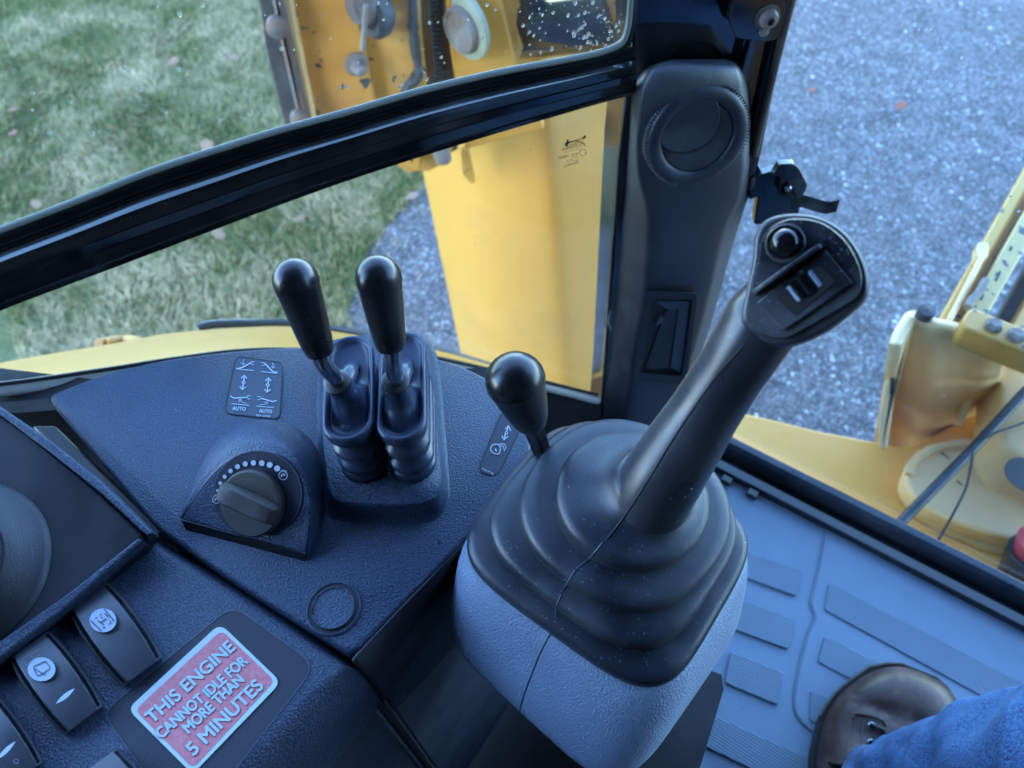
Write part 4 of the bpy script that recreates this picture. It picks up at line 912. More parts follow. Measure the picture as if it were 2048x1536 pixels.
wallpx('corner_strip', [(773, 1393), (757, 1410)], .004, -.005, M_black)
wallpx('door_panel', [(752, 1412), (560, 1640)], .006, -.005, M_lower)
wallpx('latch_strip', [(748, 1404), (560, 1632)], .001, .355, M_panel)
# front filler toward the lower left so nothing is open
vwall('back_panel', (-.45, .30, 0), (.0, .30, 0), -.01, .40, .01, M_void, cab)

# instrument cluster at left
ins = thing('instrument_panel', 'black instrument binnacle with a deep round gauge bezel at the left edge', 'instrument panel', Z(50, 1050, .46))
ipx = [(0, 826), (60, 868), (200, 985), (288, 1068), (284, 1084), (140, 1205), (0, 1318), (-300, 1560), (-600, 1300), (-400, 600)]
IP = Plane(HZ(.452).at(280, 1075), (.12, -.22, 1))
plate('panel_body', ipx, IP, .05, M_black, ins, bevel=.003)
plate('rim_bar', [(-60, 795), (0, 830), (100, 905), (200, 985), (282, 1062), (296, 1072), (306, 1064), (200, 960), (100, 880), (0, 812), (-60, 768)], IP, .012, M_panel, ins, off=.0045, bevel=.002)
plate('rim_bar', [(286, 1080), (275, 1075), (140, 1182), (0, 1280), (-80, 1335), (-80, 1372), (0, 1316), (140, 1208)], IP, .010, M_panel, ins, off=.003, bevel=.0025)
gc = IP.at(-95, 1140); gr = (IP.at(105, 1110) - gc).length
lathe('gauge_hood', [(gr * 1.0, -.001), (gr * .985, .0008), (gr * .93, .0022), (gr * .84, .0050), (gr * .74, .0085), (gr * .65, .0118), (gr * .61, .0128), (gr * .60, .0120), (gr * .60, -.002)], gc, IP.n, M_black, ins, seg=72, cap=(False, False), angle=180)
lathe('gauge_ring', [(gr * .595, -.002), (gr * .595, .0105), (gr * .57, .0112), (gr * .53, .0100), (gr * .52, .002)], gc, IP.n, M_lower, ins, seg=72, cap=(False, False), angle=50)
lathe('gauge_glass', [(gr * .53, -.004), (gr * .53, -.0035), (.0001, -.0035)], gc, IP.n, M_gloss, ins, seg=64)
# dark steel channel in the gap between binnacle and console
plate('gap_channel', [(60, 850), (110, 850), (330, 1062), (300, 1085), (200, 990)], HZ(.40), .02, M_black, ins, bevel=.002)
V, F = prism_data([HZ(.36).at(u, v) for u, v in [(-300, 700), (200, 760), (420, 1100), (250, 1250), (-300, 1400)]], Vector((0, 0, -.01))); mk('inner_tray', V, F, M_void, ins, smooth=False)

# ================================================================== JOYSTICK + PEDESTAL
ped = thing('joystick_pedestal', 'light blue grey moulded pedestal under the joystick gaiter', 'pedestal', (.058, .218, 0))
def sq(cx, cy, s, z, n=4.0, rot=45, seg=64, sx=1.0, sy=1.0, tilt=(0, 0), shear=None):
    out = []
    for k in range(seg):
        a = 2 * math.pi * k / seg; ca, sa = math.cos(a), math.sin(a)
        x = s * sx * math.copysign(abs(ca) ** (2 / n), ca); y = s * sy * math.copysign(abs(sa) ** (2 / n), sa)
        X = x * math.cos(R(rot)) - y * math.sin(R(rot)); Y = x * math.sin(R(rot)) + y * math.cos(R(rot))
        X -= Y * (.17 * max(0, min(1, (n - 2) / 2.2)) if shear is None else shear)
        out.append(Vector((cx + X, cy + Y, z + X * tilt[0] + Y * tilt[1])))
    return out
PC = (.058, .214)
ROTQ = 45
ped_r = [(0.0406, 0.1435, 0.0280, 0.2540, 5), (0.0364, 0.1400, 0.0385, 0.3240, 5), (0.0336, 0.1365, 0.0490, 0.3730, 5), (0.0340, 0.1330, 0.0585, 0.3954, 5.5), (0.0343, 0.1323, 0.0612, 0.4017, 5.5), (0.0345, 0.1330, 0.0620, 0.4066, 5.2), (0.0354, 0.1365, 0.0620, 0.4150, 5), (0.0378, 0.1449, 0.0608, 0.4332, 4.8), (0.0392, 0.1498, 0.0591, 0.4444, 4.6), (0.0401, 0.1519, 0.0567, 0.4490, 4.5), (0.0406, 0.1526, 0.0539, 0.4507, 4.5)]
ped_shell = loft('pedestal_shell', [sq(a, b, s, z, n, 45, shear=.17 * max(0, min(1, (z - .40) / .045))) for a, b, s, z, n in ped_r], M_ped, ped, angle=70, sub=1)
sk0 = [HZ(0).at(u, v) for u, v in ((1402, 1318), (1406, 1352), (1378, 1440), (1344, 1545), (1180, 1560), (1150, 1350), (1300, 1280))]; ck = sum(sk0, Vector()) / len(sk0)
def skr(z_, f_): return [Vector((ck.x + (p.x - ck.x) * f_ - .10 * z_, ck.y + (p.y - ck.y) * f_ - .25 * z_, z_)) for p in sk0]
loft('ribbed_skirt', [skr(z_, f_) for z_, f_ in ((0, 1), (.004, 1), (.010, .93), (.016, .93), (.022, .99), (.034, .96), (.042, .86), (.048, .86), (.054, .93), (.066, .90), (.074, .80), (.080, .80), (.086, .87), (.098, .84), (.11, .72), (.2, .6), (.3, .55))], M_black, ped, angle=30)

joy = thing('joystick', 'black joystick with rubber gaiter, angled grip and thumb controls', 'joystick', (.058, .218, .30))
cx, cy = .058, .218
G = [(0.0406, 0.1526, 0.0560, 0.4490, 4.5), (0.0406, 0.1526, 0.0566, 0.4521, 4.5), (0.0406, 0.1526, 0.0565, 0.4563, 4.5), (0.0406, 0.1526, 0.0556, 0.4591, 4.4), (0.0408, 0.1528, 0.0535, 0.4605, 4.3), (0.0413, 0.1533, 0.0497, 0.4613, 4.1), (0.0420, 0.1540, 0.0459, 0.4618, 3.9), (0.0424, 0.1544, 0.0442, 0.4623, 3.7), (0.0427, 0.1547, 0.0441, 0.4632, 3.6), (0.0427, 0.1549, 0.0462, 0.4637, 3.5), (0.0427, 0.1550, 0.0496, 0.4642, 3.4), (0.0429, 0.1550, 0.0511, 0.4657, 3.4), (0.0432, 0.1554, 0.0514, 0.4693, 3.3), (0.0434, 0.1554, 0.0509, 0.4720, 3.2), (0.0439, 0.1556, 0.0494, 0.4738, 3.0), (0.0448, 0.1561, 0.0462, 0.4747, 2.8), (0.0459, 0.1568, 0.0420, 0.4752, 2.6), (0.0465, 0.1570, 0.0401, 0.4758, 2.55), (0.0471, 0.1571, 0.0399, 0.4766, 2.5), (0.0474, 0.1573, 0.0420, 0.4772, 2.5), (0.0477, 0.1573, 0.0451, 0.4776, 2.45), (0.0480, 0.1573, 0.0465, 0.4793, 2.4), (0.0481, 0.1572, 0.0468, 0.4825, 2.35), (0.0483, 0.1570, 0.0462, 0.4854, 2.3), (0.0485, 0.1568, 0.0445, 0.4872, 2.2), (0.0490, 0.1561, 0.0403, 0.4883, 2.1), (0.0494, 0.1557, 0.0343, 0.4890, 2.0), (0.0497, 0.1554, 0.0317, 0.4895, 2.0), (0.0498, 0.1554, 0.0315, 0.4903, 2.0), (0.0499, 0.1553, 0.0334, 0.4910, 2.0), (0.0500, 0.1553, 0.0344, 0.4924, 2), (0.0501, 0.1551, 0.0347, 0.4955, 2), (0.0503, 0.1550, 0.0344, 0.4983, 2), (0.0506, 0.1548, 0.0333, 0.5006, 2), (0.0509, 0.1547, 0.0305, 0.5019, 2), (0.0521, 0.1544, 0.0262, 0.5032, 2), (0.0542, 0.1536, 0.0220, 0.5053, 2), (0.0564, 0.1530, 0.0192, 0.5085, 2), (0.0581, 0.1526, 0.0177, 0.5130, 2), (0.0595, 0.1522, 0.0168, 0.5172, 2)]
def tl(z): 
    t = max(0, min(1, (z - .4745) / .031)); return (-.06 * t, -.02 * t)
gait = loft('gaiter', [sq(a, b, s, z, n, ROTQ, seg=128, tilt=tl(z)) for a, b, s, z, n in G], M_rubber, joy, angle=180)
# moulding seam down the gaiter
seam_px = [(1312, 935), (1270, 1005), (1212, 1083)]
# grip: elliptical tube from neck to head
SB, SM, SE = D(1310, 985, .452), D(1420, 800, .420), D(1530, 640, .395)
gd = [.348, .328, .3187, .3104, .3012, .292, .2842, .2795, .2768, .2768]
gpts = [D(u, v, d_) for (u, v), d_ in zip(((1268, 1050), (1295, 1004), (1325, 955), (1365, 892), (1410, 822), (1455, 752), (1495, 690), (1528, 638), (1552, 596), (1575, 545)), gd)]
grad = [g_ * dd / FPX for g_, dd in zip([70, 80, 80, 76, 70, 69, 73, 78, 66, 45], gd)]
rf_ = (Vector(CAM) - gpts[4]).normalized()
sp_ = spline(gpts, 4); rs_ = [float(np.interp(i / 4, range(len(grad)), grad)) for i in range(len(sp_))]
grip_o = tube('grip', sp_, rs_, M_grip, joy, seg=32, ref=rf_, sq=1.0, angle=180)
# head: thick D shaped shell
hn = (Vector(CAM) - D(1610, 560, .26)).normalized(); hn = (hn + Vector((-.12, 0, .10))).normalized()
HPc = D(1610, 560, .257); HP2 = Plane(HPc, hn)
ho = spline([(u, v, 0) for u, v in [(1503, 520), (1508, 470), (1530, 437), (1580, 425), (1640, 432), (1690, 462), (1722, 505), (1738, 550), (1736, 592), (1705, 625), (1650, 665), (1590, 690), (1540, 692), (1500, 665), (1480, 640), (1490, 580)]], 4, True)
cxh, cyh = 1605, 560
def hr(sc_, off, base=ho, dx=0, dy=0): return [HP2.at(cxh + (p.x - cxh) * sc_ + dx, cyh + (p.y - cyh) * sc_ + dy, off) for p in base]
def hr2(off, k):   # world offset of outline (no perspective growth)
    base = [HP2.at(p.x, p.y, 0) for p in ho]; c = HP2.at(cxh, cyh, 0); return [c + (q - c) * k + hn * off for q in base]
lowdir = (D(1500, 720, .31) - D(1605, 560, .285)).normalized()
def hr3(off, k, sh): return [q + lowdir * sh for q in hr2(off, k)]
loft('grip_head', [hr3(-.028, .55, .009), hr3(-.023, .78, .0055), hr3(-.016, .93, .0028), hr3(-.008, 1.0, .001), hr2(-.003, 1.0), hr2(-.0012, .985), hr2(0, .95), hr2(.0003, .90)], M_grip, joy, angle=60, sub=1)
face = spline([(u, v, 0) for u, v in [(1517, 520), (1524, 480), (1545, 452), (1585, 437), (1640, 444), (1685, 475), (1712, 515), (1724, 555), (1716, 590), (1690, 610), (1640, 640), (1595, 665), (1565, 677), (1520, 668), (1493, 645), (1497, 600)]], 4, True)
HF = HP2
head_face = loft('face_plate', [[HF.at(p.x, p.y, -.001) for p in face], [HF.at(p.x, p.y, .0012) for p in face], [HF.at(cxh + (p.x - cxh) * .985, cyh + (p.y - cyh) * .985, .0017) for p in face]], M_gface, joy, angle=40)
# raised pad around the roller
padp = rpx([(1650, 498), (1706, 566), (1600, 640), (1566, 662), (1512, 606)], [6, 6, 6, 6, 6]); plate('roller_pad', padp, HF, .002, M_gface, joy, off=.0034, bevel=.0008)
slotp = rpx([(1640, 530), (1672, 563), (1590, 632), (1552, 594)], 8); plate('roller_slot', slotp, HF, .0004, M_inkb, joy, off=.0037)
# roller: cylinder across with ribs
ra, rb_ = HF.at(1572, 599, .0025), HF.at(1648, 546, .0025)
ax_r = (rb_ - ra).normalized(); side = hn.cross(ax_r).normalized()
rollr = (HF.at(1571, 600) - HF.at(1552, 586)).length * .98
V = []; F = []
L_r = (rb_ - ra).length
# curved strip (wheel turning along the slot's long axis)
mid = (ra + rb_) / 2; Rw = L_r * .62; nseg = 44; rgs = []
for k in range(nseg + 1):
    a = R(-50 + 100 * k / nseg); rib = .00035 if (k % 2 and 8 < k < 36) else 0
    flat = 0
    c = mid - hn * (Rw * .80) + (ax_r * math.sin(a) + hn * math.cos(a)) * (Rw * .97 + rib)
    hw = rollr * .88
    rgs.append([c - side * hw, c + side * hw, c + side * hw - hn * .003, c - side * hw - hn * .003])
loft('roller_switch', rgs, M_gloss, joy, angle=20)
for t_, w_ in ((-.36, .14), (.36, .13)):
    a = t_ * 1.75; c = mid - hn * (Rw * .80) + (ax_r * math.sin(a) + hn * math.cos(a)) * (Rw * 1.0)
    tgt = (ax_r * math.cos(a) - hn * math.sin(a)); nn3 = (ax_r * math.sin(a) + hn * math.cos(a)); hw = rollr * .8
    P4 = [c + tgt * (-.0024) - side * hw, c + tgt * .0024 - side * hw, c + tgt * .0024 + side * hw, c + tgt * (-.0024) + side * hw]
    V, F = prism_data([p + nn3 * .0006 for p in P4], -nn3 * .001); mk('roller_pad_end', V, F, M_ped, joy, bevel=.0004)
# dividing fin
f0, f1 = (1507, 588), (1650, 488)
fa, fb = HF.at(*f0, .001), HF.at(*f1, .001); fd = (fb - fa).normalized(); fs = hn.cross(fd)
rgf = []
for t_, h_ in ((0, .001), (.06, .0035), (.2, .005), (.5, .006), (.8, .0057), (.94, .004), (1, .001)):
    c = fa + (fb - fa) * t_; rgf.append([c - fs * .0012, c - fs * .0008 + hn * h_, c + fs * .0008 + hn * h_, c + fs * .0012])
loft('divider_fin', rgf, M_gface, joy, bevel=.0006)
# thumb button
bcn = HF.at(1571, 487, .001)
lathe('button_ring', [(.0067, 0), (.0067, .0011), (.0062, .0016), (.0056, .0011), (.0054, .0003)], bcn, hn, M_gface, joy, seg=36, cap=(False, False))
lathe('thumb_button', [(.0049, 0), (.0050, .0020), (.0046, .0035), (.0037, .0048), (.0022, .0055), (.0001, .0057)], bcn, hn, M_gloss, joy, seg=36, angle=60)
# moulding seams lie on the real surfaces: found by sighting onto the finished meshes
from mathutils.bvhtree import BVHTree
bpy.context.view_layer.update(); DG = bpy.context.evaluated_depsgraph_get()
def sight(objs, u, v, lift=0.0):
    o0 = Vector(CAM); dr = Vector(ray(u, v)).normalized(); best = None
    for o, t in objs:
        mw = Matrix.Translation(WL[o.name]); loc, nn_, i_, d_ = t.ray_cast(o0 - WL[o.name], dr)
        if loc and (best is None or d_ < best[0]): best = (d_, loc + WL[o.name] - dr * lift)
    return best[1] if best else None
def trees(*os_): return [(o, BVHTree.FromObject(o, DG)) for o in os_]
def seam_on(name, T_, pts, rad, mat, parent, step=6, lift=.0001):
    P_ = [sight(T_, p.x, p.y, lift) for p in spline([(u, v, 0) for u, v in pts], step)]
    P_ = [p for p in P_ if p]
    if len(P_) > 2: return tube(name, P_, rad, mat, parent, seg=6)
TJ = trees(gait, grip_o); M_seam = base_mat('pale_seam_line', (.07, .11, .17), .5)[0]
seam_on('parting_line', TJ, [(1488, 690), (1440, 745), (1395, 805), (1345, 880), (1312, 935)], .0003, M_inkb, joy)
seam_on('parting_line', TJ, [(1312, 935), (1296, 960), (1268, 1005), (1240, 1045), (1212, 1080)], .00035, M_inkb, joy)
seam_on('moulding_seam', TJ, [(1205, 1085), (1180, 1115), (1152, 1138)], .0003, M_seam, joy, 12)
seam_on('moulding_seam', TJ, [(1150, 1140), (1135, 1165), (1122, 1185)], .0003, M_seam, joy, 12)
seam_on('moulding_seam', TJ, [(1122, 1190), (1112, 1215), (1112, 1236)], .0003, M_seam, joy, 12)
seam_on('neck_tear', TJ, [(1264, 884), (1262, 893), (1262, 905), (1263, 935)], .0003, M_inkb, joy)
TP_ = trees(ped_shell)
seam_on('moulding_seam', TP_, [(1112, 1245), (1098, 1270), (1078, 1310), (1060, 1355), (1044, 1400), (1040, 1425), (1046, 1450), (1056, 1480)], .00035, M_seam, ped, 8)
# lint and scratches: small pale fibres lying on rubber and grip
random.seed(21)
def fibres(name, T_, boxes, n, parent, mat):
    V = []; F = []
    for _ in range(n):
        x0, y0, x1, y1 = random.choice(boxes); u, v = random.uniform(x0, x1), random.uniform(y0, y1); a = random.uniform(0, 6.28); L = random.choice([1.2, 1.5, 2, 3, 5])
        A_ = sight(T_, u, v, .00012); B_ = sight(T_, u + math.cos(a) * L, v + math.sin(a) * L, .00012)
        if not A_ or not B_ or (A_ - B_).length > .004: continue
        sd__ = (B_ - A_).cross(Vector(CAM) - A_).normalized() * .00011; b0 = len(V)
        V += [A_ - sd__, A_ + sd__, B_ + sd__, B_ - sd__]; F.append([b0, b0 + 1, b0 + 2, b0 + 3])
    if V: o = mk(name, V, F, mat, parent, smooth=False); o['kind'] = 'stuff'
M_lint = base_mat('pale_lint', (.22, .30, .42), .8)[0]
fibres('lint', TJ, [(1000, 850, 1440, 1330), (960, 1080, 1300, 1330)], 330, joy, M_lint)
TC_ = trees(con_shell)
TM_ = trees(mat_o)
fibres('grit', TM_, [(1420, 950, 2048, 1536)], 160, matT, base_mat('dark_grit', (.05, .05, .05), .9)[0])
fibres('grit', TM_, [(1420, 950, 2048, 1536)], 120, matT, base_mat('pale_grit', (.40, .40, .38), .9)[0])
fibres('lint', TC_, [(120, 720, 1000, 1250)], 90, con, M_lint)
TH_ = trees(head_face)
fibres('lint', TH_, [(1500, 560, 1560, 690), (1530, 440, 1700, 520), (1500, 440, 1720, 690)], 110, joy, M_lint)
# ================================================================== PERSON (boot, jeans)
per = thing('person', 'operator leg in blue jeans and brown lace-up leather shoe on the mat', 'person', Z(1750, 1500, 0))
m, nt, b = base_mat('brown_leather', (.055, .030, .022), .42, .35)
n1 = noise_node(nt, 40, 5, .6); nt.links.new(ramp(nt, n1.outputs[0], [(.35, (.034, .016, .012)), (.55, (.062, .030, .023)), (.78, (.17, .11, .09))]).outputs[0], b.inputs['Base Color']); n2 = noise_node(nt, 260, 3); bump(nt, b, n2.outputs[0], .25, .001)
M_leather = m
tip = Z(1815, 1345, .0); heel = tip + Vector((-.10, -.27, 0)); tip = Z(1789, 1326, .02); tip.z = 0; heel = Z(1745, 1600, .02); heel.z = 0
ax_s = (heel - tip).normalized(); sd_ = Vector((-ax_s.y, ax_s.x, 0))   # side
wid = .0585
SH = [ # t along (m), half width factor, height, drop
    (.000, .22, .020), (.005, .42, .032), (.016, .64, .044), (.034, .81, .050), (.050, .91, .051), (.056, .93, .050), (.062, .95, .0495), (.069, .97, .049), (.080, .99, .0485), (.088, .995, .049), (.098, 1.0, .051), (.115, 1.0, .057), (.135, .95, .066), (.165, .88, .080), (.20, .80, .095), (.25, .74, .10), (.28, .5, .09)]
sd_ = sd_ if sd_.x > 0 else -sd_
def skew(t_): return .004 + .020 * max(0, 1 - t_ / .085) ** 1.3
rings = []
for t_, wf, h in SH:
    c = tip + ax_s * t_ + sd_ * skew(t_); wq = wid * wf; sec = []
    for k in range(28):
        a = 2 * math.pi * k / 28; ca, sa = math.cos(a), math.sin(a)
        X = wq * math.copysign(abs(ca) ** .8, ca); Zz = .016 + (h - .016) * max(0, sa) ** .85 if sa >= 0 else .016 + .014 * sa
        cr2 = -.0035 * math.exp(-((t_ - .062) / .007) ** 2) - .0022 * math.exp(-((t_ - .088) / .005) ** 2)
        sec.append(c + sd_ * X + Vector((0, 0, Zz + .0035 + cr2 * max(0, sa) * (1 if sa > .2 else 0))))
    rings.append(sec)
shoe = loft('shoe', rings, M_leather, per, sub=2, angle=180)
sole = []
for t_, wf, h in SH:
    c = tip + ax_s * (t_ - .003 if t_ < .02 else t_) + sd_ * skew(t_); wq = wid * wf + .003
    sole.append([c + sd_ * (wq * s_) + Vector((0, 0, z_)) for s_, z_ in ((-.97, .0035), (-1, .009), (-1, .016), (1, .016), (1, .009), (.97, .0035))])
loft('sole', sole, plastic('sole_rubber', (.02, .016, .015), .6, 300, .2), shoe, angle=50)
wl = [p_[4] + (p_[4] - p_[1]) * .0 + Vector((0, 0, .0015)) for p_ in sole[:9]]
wl2 = [p_[3] + Vector((0, 0, .0015)) for p_ in sole[:9]]; wl3 = [p_[2] + Vector((0, 0, .0015)) for p_ in sole[:9]]
tube('welt', wl2[::-1] + wl3, .0016, plastic('welt_leather', (.07, .05, .04), .6, 300, .3), shoe, seg=8)
# vamp edge, eyelets, laces sit on the shoe surface
def shoe_z(p):
    t_ = (p - tip).dot(ax_s); x = (p - tip).dot(sd_) - skew(t_); h = float(np.interp(t_, [s[0] for s in SH], [s[2] for s in SH])); wq = wid * float(np.interp(t_, [s[0] for s in SH], [s[1] for s in SH]))
    ca = min(.999, abs(x) / wq) ** (1 / .8); sa = math.sqrt(1 - ca * ca); return .016 + (h - .016) * sa ** .85 + .0035
def on_shoe(u, v, lift=0):
    z = .05
    for _ in range(12): p = Z(u, v, z); z = shoe_z(Vector((p.x, p.y, 0)) - Vector((0, 0, 0)) + Vector((0, 0, 0)))
    return Z(u, v, z) + Vector((0, 0, lift))
M_lace = plastic('dark_lace', (.012, .010, .010), .7, 800, .4)
M_thr = base_mat('stitch_thread', (.10, .07, .055), .7)[0]
ve = spline([(1706, 1436, 0), (1712, 1428, 0), (1740, 1432, 0), (1766, 1442, 0), (1772, 1452, 0)], 5); tube('vamp_edge', [on_shoe(p.x, p.y, .0004) for p in ve], .0011, M_leather, shoe, seg=8)
for (ua, va), (ub, vb2) in (((1703, 1440), (1690, 1536)), ((1726, 1440), (1722, 1500))):
    tube('stitching', [on_shoe(ua + (ub - ua) * k / 10, va + (vb2 - va) * k / 10, .0002) for k in range(11)], .0005, M_thr, shoe, seg=6)
for u, v in ((1743, 1452), (1742, 1486)): lathe('eyelet', [(.0034, 0), (.0034, .0009), (.0026, .0013), (.0018, .0008), (.0018, 0)], on_shoe(u, v, .0002), (-.1, -.25, 1), M_chrome, shoe, seg=20, cap=(False, False)); lathe('eyelet_hole', [(.0019, 0), (.0001, 0)], on_shoe(u, v, .0006), (-.1, -.25, 1), M_inkb, shoe, seg=12)
tube('lace', [on_shoe(u, v, .003) for u, v in ((1743, 1452), (1765, 1462), (1795, 1476), (1830, 1485))], .0021, M_lace, shoe, seg=8)
tube('lace', [on_shoe(u, v, .003) for u, v in ((1766, 1466), (1785, 1480), (1815, 1490))], .0023, M_lace, shoe, seg=8)
tube('lace', [on_shoe(u, v, .003) for u, v in ((1743, 1486), (1765, 1484), (1790, 1492))], .0021, M_lace, shoe, seg=8)
tube('lace', [on_shoe(u, v, .003) for u, v in ((1656, 1526), (1675, 1530), (1700, 1534))], .0021, M_lace, shoe, seg=8)
# jeans
m, nt, b = base_mat('blue_denim', (.05, .10, .26), .85, .2)
wv_ = noise_node(nt, 800, 3, .6, stretch=(.12, 1, 1)); n2 = noise_node(nt, 22, 5, .65)
dr__ = ramp(nt, wv_.outputs[0], [(.28, (0, 0, 0)), (.74, (1, 1, 1))]); c1 = mix(nt, dr__.outputs[0], (.003, .014, .060), (.10, .20, .40)); fd_ = ramp(nt, n2.outputs[0], [(.4, (0, 0, 0)), (.7, (.5, .5, .5))]); nt.links.new(mix(nt, fd_.outputs[0], c1, (.10, .20, .40)), b.inputs['Base Color']); bump(nt, b, wv_.outputs[0], .4, .0007)
M_denim = m
jp = [(1762, 1606, .640, 96), (1806, 1604, .622, 110), (1864, 1602, .60, 130), (1930, 1604, .575, 156), (2005, 1610, .545, 188), (2100, 1622, .51, 228), (2250, 1640, .47, 290), (2450, 1660, .42, 350)]
pts_ = spline([tuple(D(u, v, d_)) for u, v, d_, r_ in jp], 6); rad_ = [float(np.interp(i / 6, range(len(jp)), [r_ * d_ / FPX for u, v, d_, r_ in jp])) for i in range(len(pts_))]
rg_ = tube_rings(pts_, rad_, 96, Vector((0, 0, 1)))
for i, r_ in enumerate(rg_):
    c = Vector(pts_[i])
    for k_, p in enumerate(r_):
        a = 2 * math.pi * k_ / 96; nz_ = noise.noise((i * .16, math.sin(a) * 2.2, math.cos(a) * 2.2)) + .5 * noise.noise((i * .45 + a * 1.5, math.sin(a * 2) * 2, 4))
        r_[k_] = c + (p - c) * (1 + .105 * nz_ + .02 * math.sin(i * .9 + 3 * math.sin(a * 1.5))) + (p - c).normalized() * (.0022 if i < 4 else .0 if i > 4 else .0004)
jeans = loft('trouser_leg', rg_, M_denim, per, cap=(False, False), angle=180, sol=.002, sub=1)
tube('side_seam', [r_[22] for r_ in rg_], .0016, M_denim, jeans, seg=8)
tube('side_seam_stitching', [r_[24] + (r_[24] - Vector(pts_[i])).normalized() * .0012 for i, r_ in enumerate(rg_)], .0005, M_thr, jeans, seg=6)
# double hem stitching
for off_i in (1, 4):
    tube('hem_stitching', [p + (p - Vector(pts_[off_i])).normalized() * .0016 for p in rg_[off_i]], .0006, M_thr, jeans, seg=6)

# ================================================================== STABILIZER ASSEMBLY outside the side window
sta = thing('stabilizer_leg', 'worn yellow stabilizer arm with pins, outside the upper side window', 'stabilizer', (.1, 1.1, GZ))
ST1 = Plane((0, 1.15, 0), (-.05, -1, .0)); ST2 = ST1.shift(-.10); ST0 = ST1.shift(.08)
# post: bent sheet column
pst = thing('yellow_post', 'tall smooth yellow frame post behind the lower side glass', 'frame post', (.25, 1.15, GZ))
def edge(px_t, px_b, off): return ST1.at(*px_t, off), ST1.at(*px_b, off)
E = [edge((1500, 100), (1420, 900), -.40), edge((1090, 100), (1143, 900), -.02), edge((1076, 100), (1130, 900), -.004), edge((1060, 100), (1114, 900), 0), edge((1000, 100), (1062, 900), 0), edge((925, 100), (1010, 900), .0), edge((905, 100), (985, 900), -.006), edge((893, 100), (968, 900), -.02), edge((858, 130), (955, 900), -.17), edge((870, 130), (960, 900), -.30)]
E = [edge((1390, 60), (1330, 900), -.40), edge((1104, 60), (1166, 900), -.020), edge((1090, 60), (1152, 900), -.008), edge((1080, 60), (1142, 900), -.003), edge((1068, 60), (1130, 900), -.003), edge((1050, 60), (1114, 900), -.010), edge((1020, 60), (1090, 900), -.022), edge((960, 60), (1045, 900), -.05), edge((915, 60), (1020, 900), -.08), edge((904, 60), (1010, 900), -.092), edge((787, 60), (962, 900), -.20), edge((797, 60), (968, 900), -.36)]
rows_ = []
for k in range(9):
    t = k / 8; rows_.append([a + (b2 - a) * t for a, b2 in E])
loft('post_skin', rows_, M_y2, pst, closed=False, angle=50)
plate('tab', [(920, 300), (938, 300), (950, 366), (941, 368), (925, 350)], ST1, .01, M_y1, pst, off=.015, bevel=.002)
# arm plates
plate('outer_plate', [(568, -60), (700, -60), (722, 60), (750, 200), (752, 320), (700, 330), (640, 330), (606, 150)], ST1, .015, yellow('stab_plate_ochre', (.48, .225, .045), wear=.9), sta, off=.15, bevel=.003)
plate('edge_strip', [(556, -60), (570, -60), (630, 245), (648, 345), (640, 345), (620, 245)], ST1, .03, M_y3, sta, off=.165, bevel=.003)
plate('rubber_pad', [(508, -60), (540, -60), (585, 140), (622, 300), (612, 345), (585, 300), (572, 262), (548, 170), (530, 90), (517, 0)], ST1, .04, M_dsteel, sta, off=.16, bevel=.003)
plate('clamp_bar', [(528, -60), (555, -60), (570, 40), (594, 150), (622, 250), (640, 340), (618, 340), (590, 225), (560, 90)], ST1, .02, M_rust, sta, off=.185, bevel=.008)
for u, v in ((554, 56), (600, 240)): lathe('bolt_head', [(.015, -.006), (.014, .004), (.009, .008), (.0001, .009)], ST1.at(u, v, .19), ST1.n, M_rust, sta, seg=20)
plate('inner_plate', [(690, -60), (828, -60), (842, 60), (852, 175), (840, 345), (790, 330), (745, 260), (738, 200), (715, 80)], ST1, .02, M_y1, sta, off=.13, bevel=.004)
wp = spline([(823, -60, 0), (826, 40, 0), (830, 90, 0), (838, 140, 0), (832, 160, 0), (818, 168, 0), (808, 190, 0), (800, 215, 0)], 5)
tube('weld_bead', [ST1.at(p.x + random.uniform(-1, 1), p.y, .135) for p in wp], [.006 + random.uniform(0, .003) for _ in wp], M_dsteel, sta, seg=8)
plate('dark_gap', [(836, -60), (896, -60), (912, 170), (916, 300), (850, 330), (848, 180)], ST1, .02, M_rust, sta, off=.08, bevel=.003)
V = []; F = []
tp_ = plate('threaded_edge', [(850, -60), (866, -60), (886, 180), (890, 240), (872, 240), (866, 100)], ST1, .015, M_dsteel, sta, off=.10, bevel=.002)
for k in range(26):
    t = k / 25; u = 858 + 18 * t; v = -20 + 240 * t
    plate('ridge', [(u, v), (u + 15, v - 1), (u + 15.5, v + 3), (u + .5, v + 4)], ST1, .006, M_dsteel, sta, off=.106)
plate('pin_plate', [(885, -60), (985, -60), (1035, 130), (1090, 260), (930, 300), (916, 200), (900, 100)], ST1, .03, M_y2, sta, off=.11, bevel=.004)
pn = (ST1.n + Vector((-1.15, 0, .0))).normalized()
def px2m(px, off): return px * depth(ST1.at(930, 50, off)) / FPX
lathe('pin_washer', [(px2m(66, .12), -.004), (px2m(66, .12), .004), (px2m(60, .12), .006), (px2m(30, .12), .006)], ST1.at(932, 52, .12), pn, M_washer, sta, seg=44)
lathe('pin_head', [(px2m(46, .12), 0), (px2m(46, .12), .014), (px2m(43, .12), .018), (px2m(38, .12), .018), (px2m(36, .12), .016), (.0001, .016)], ST1.at(934, 54, .12), pn, M_pin, sta, seg=44)
plate('sleeve', [(980, -60), (1034, -60), (1050, 0), (1056, 50), (1047, 100), (1033, 142), (1012, 100), (976, 10)], ST1, .07, M_y1, sta, off=.085, bevel=.012, bseg=4)
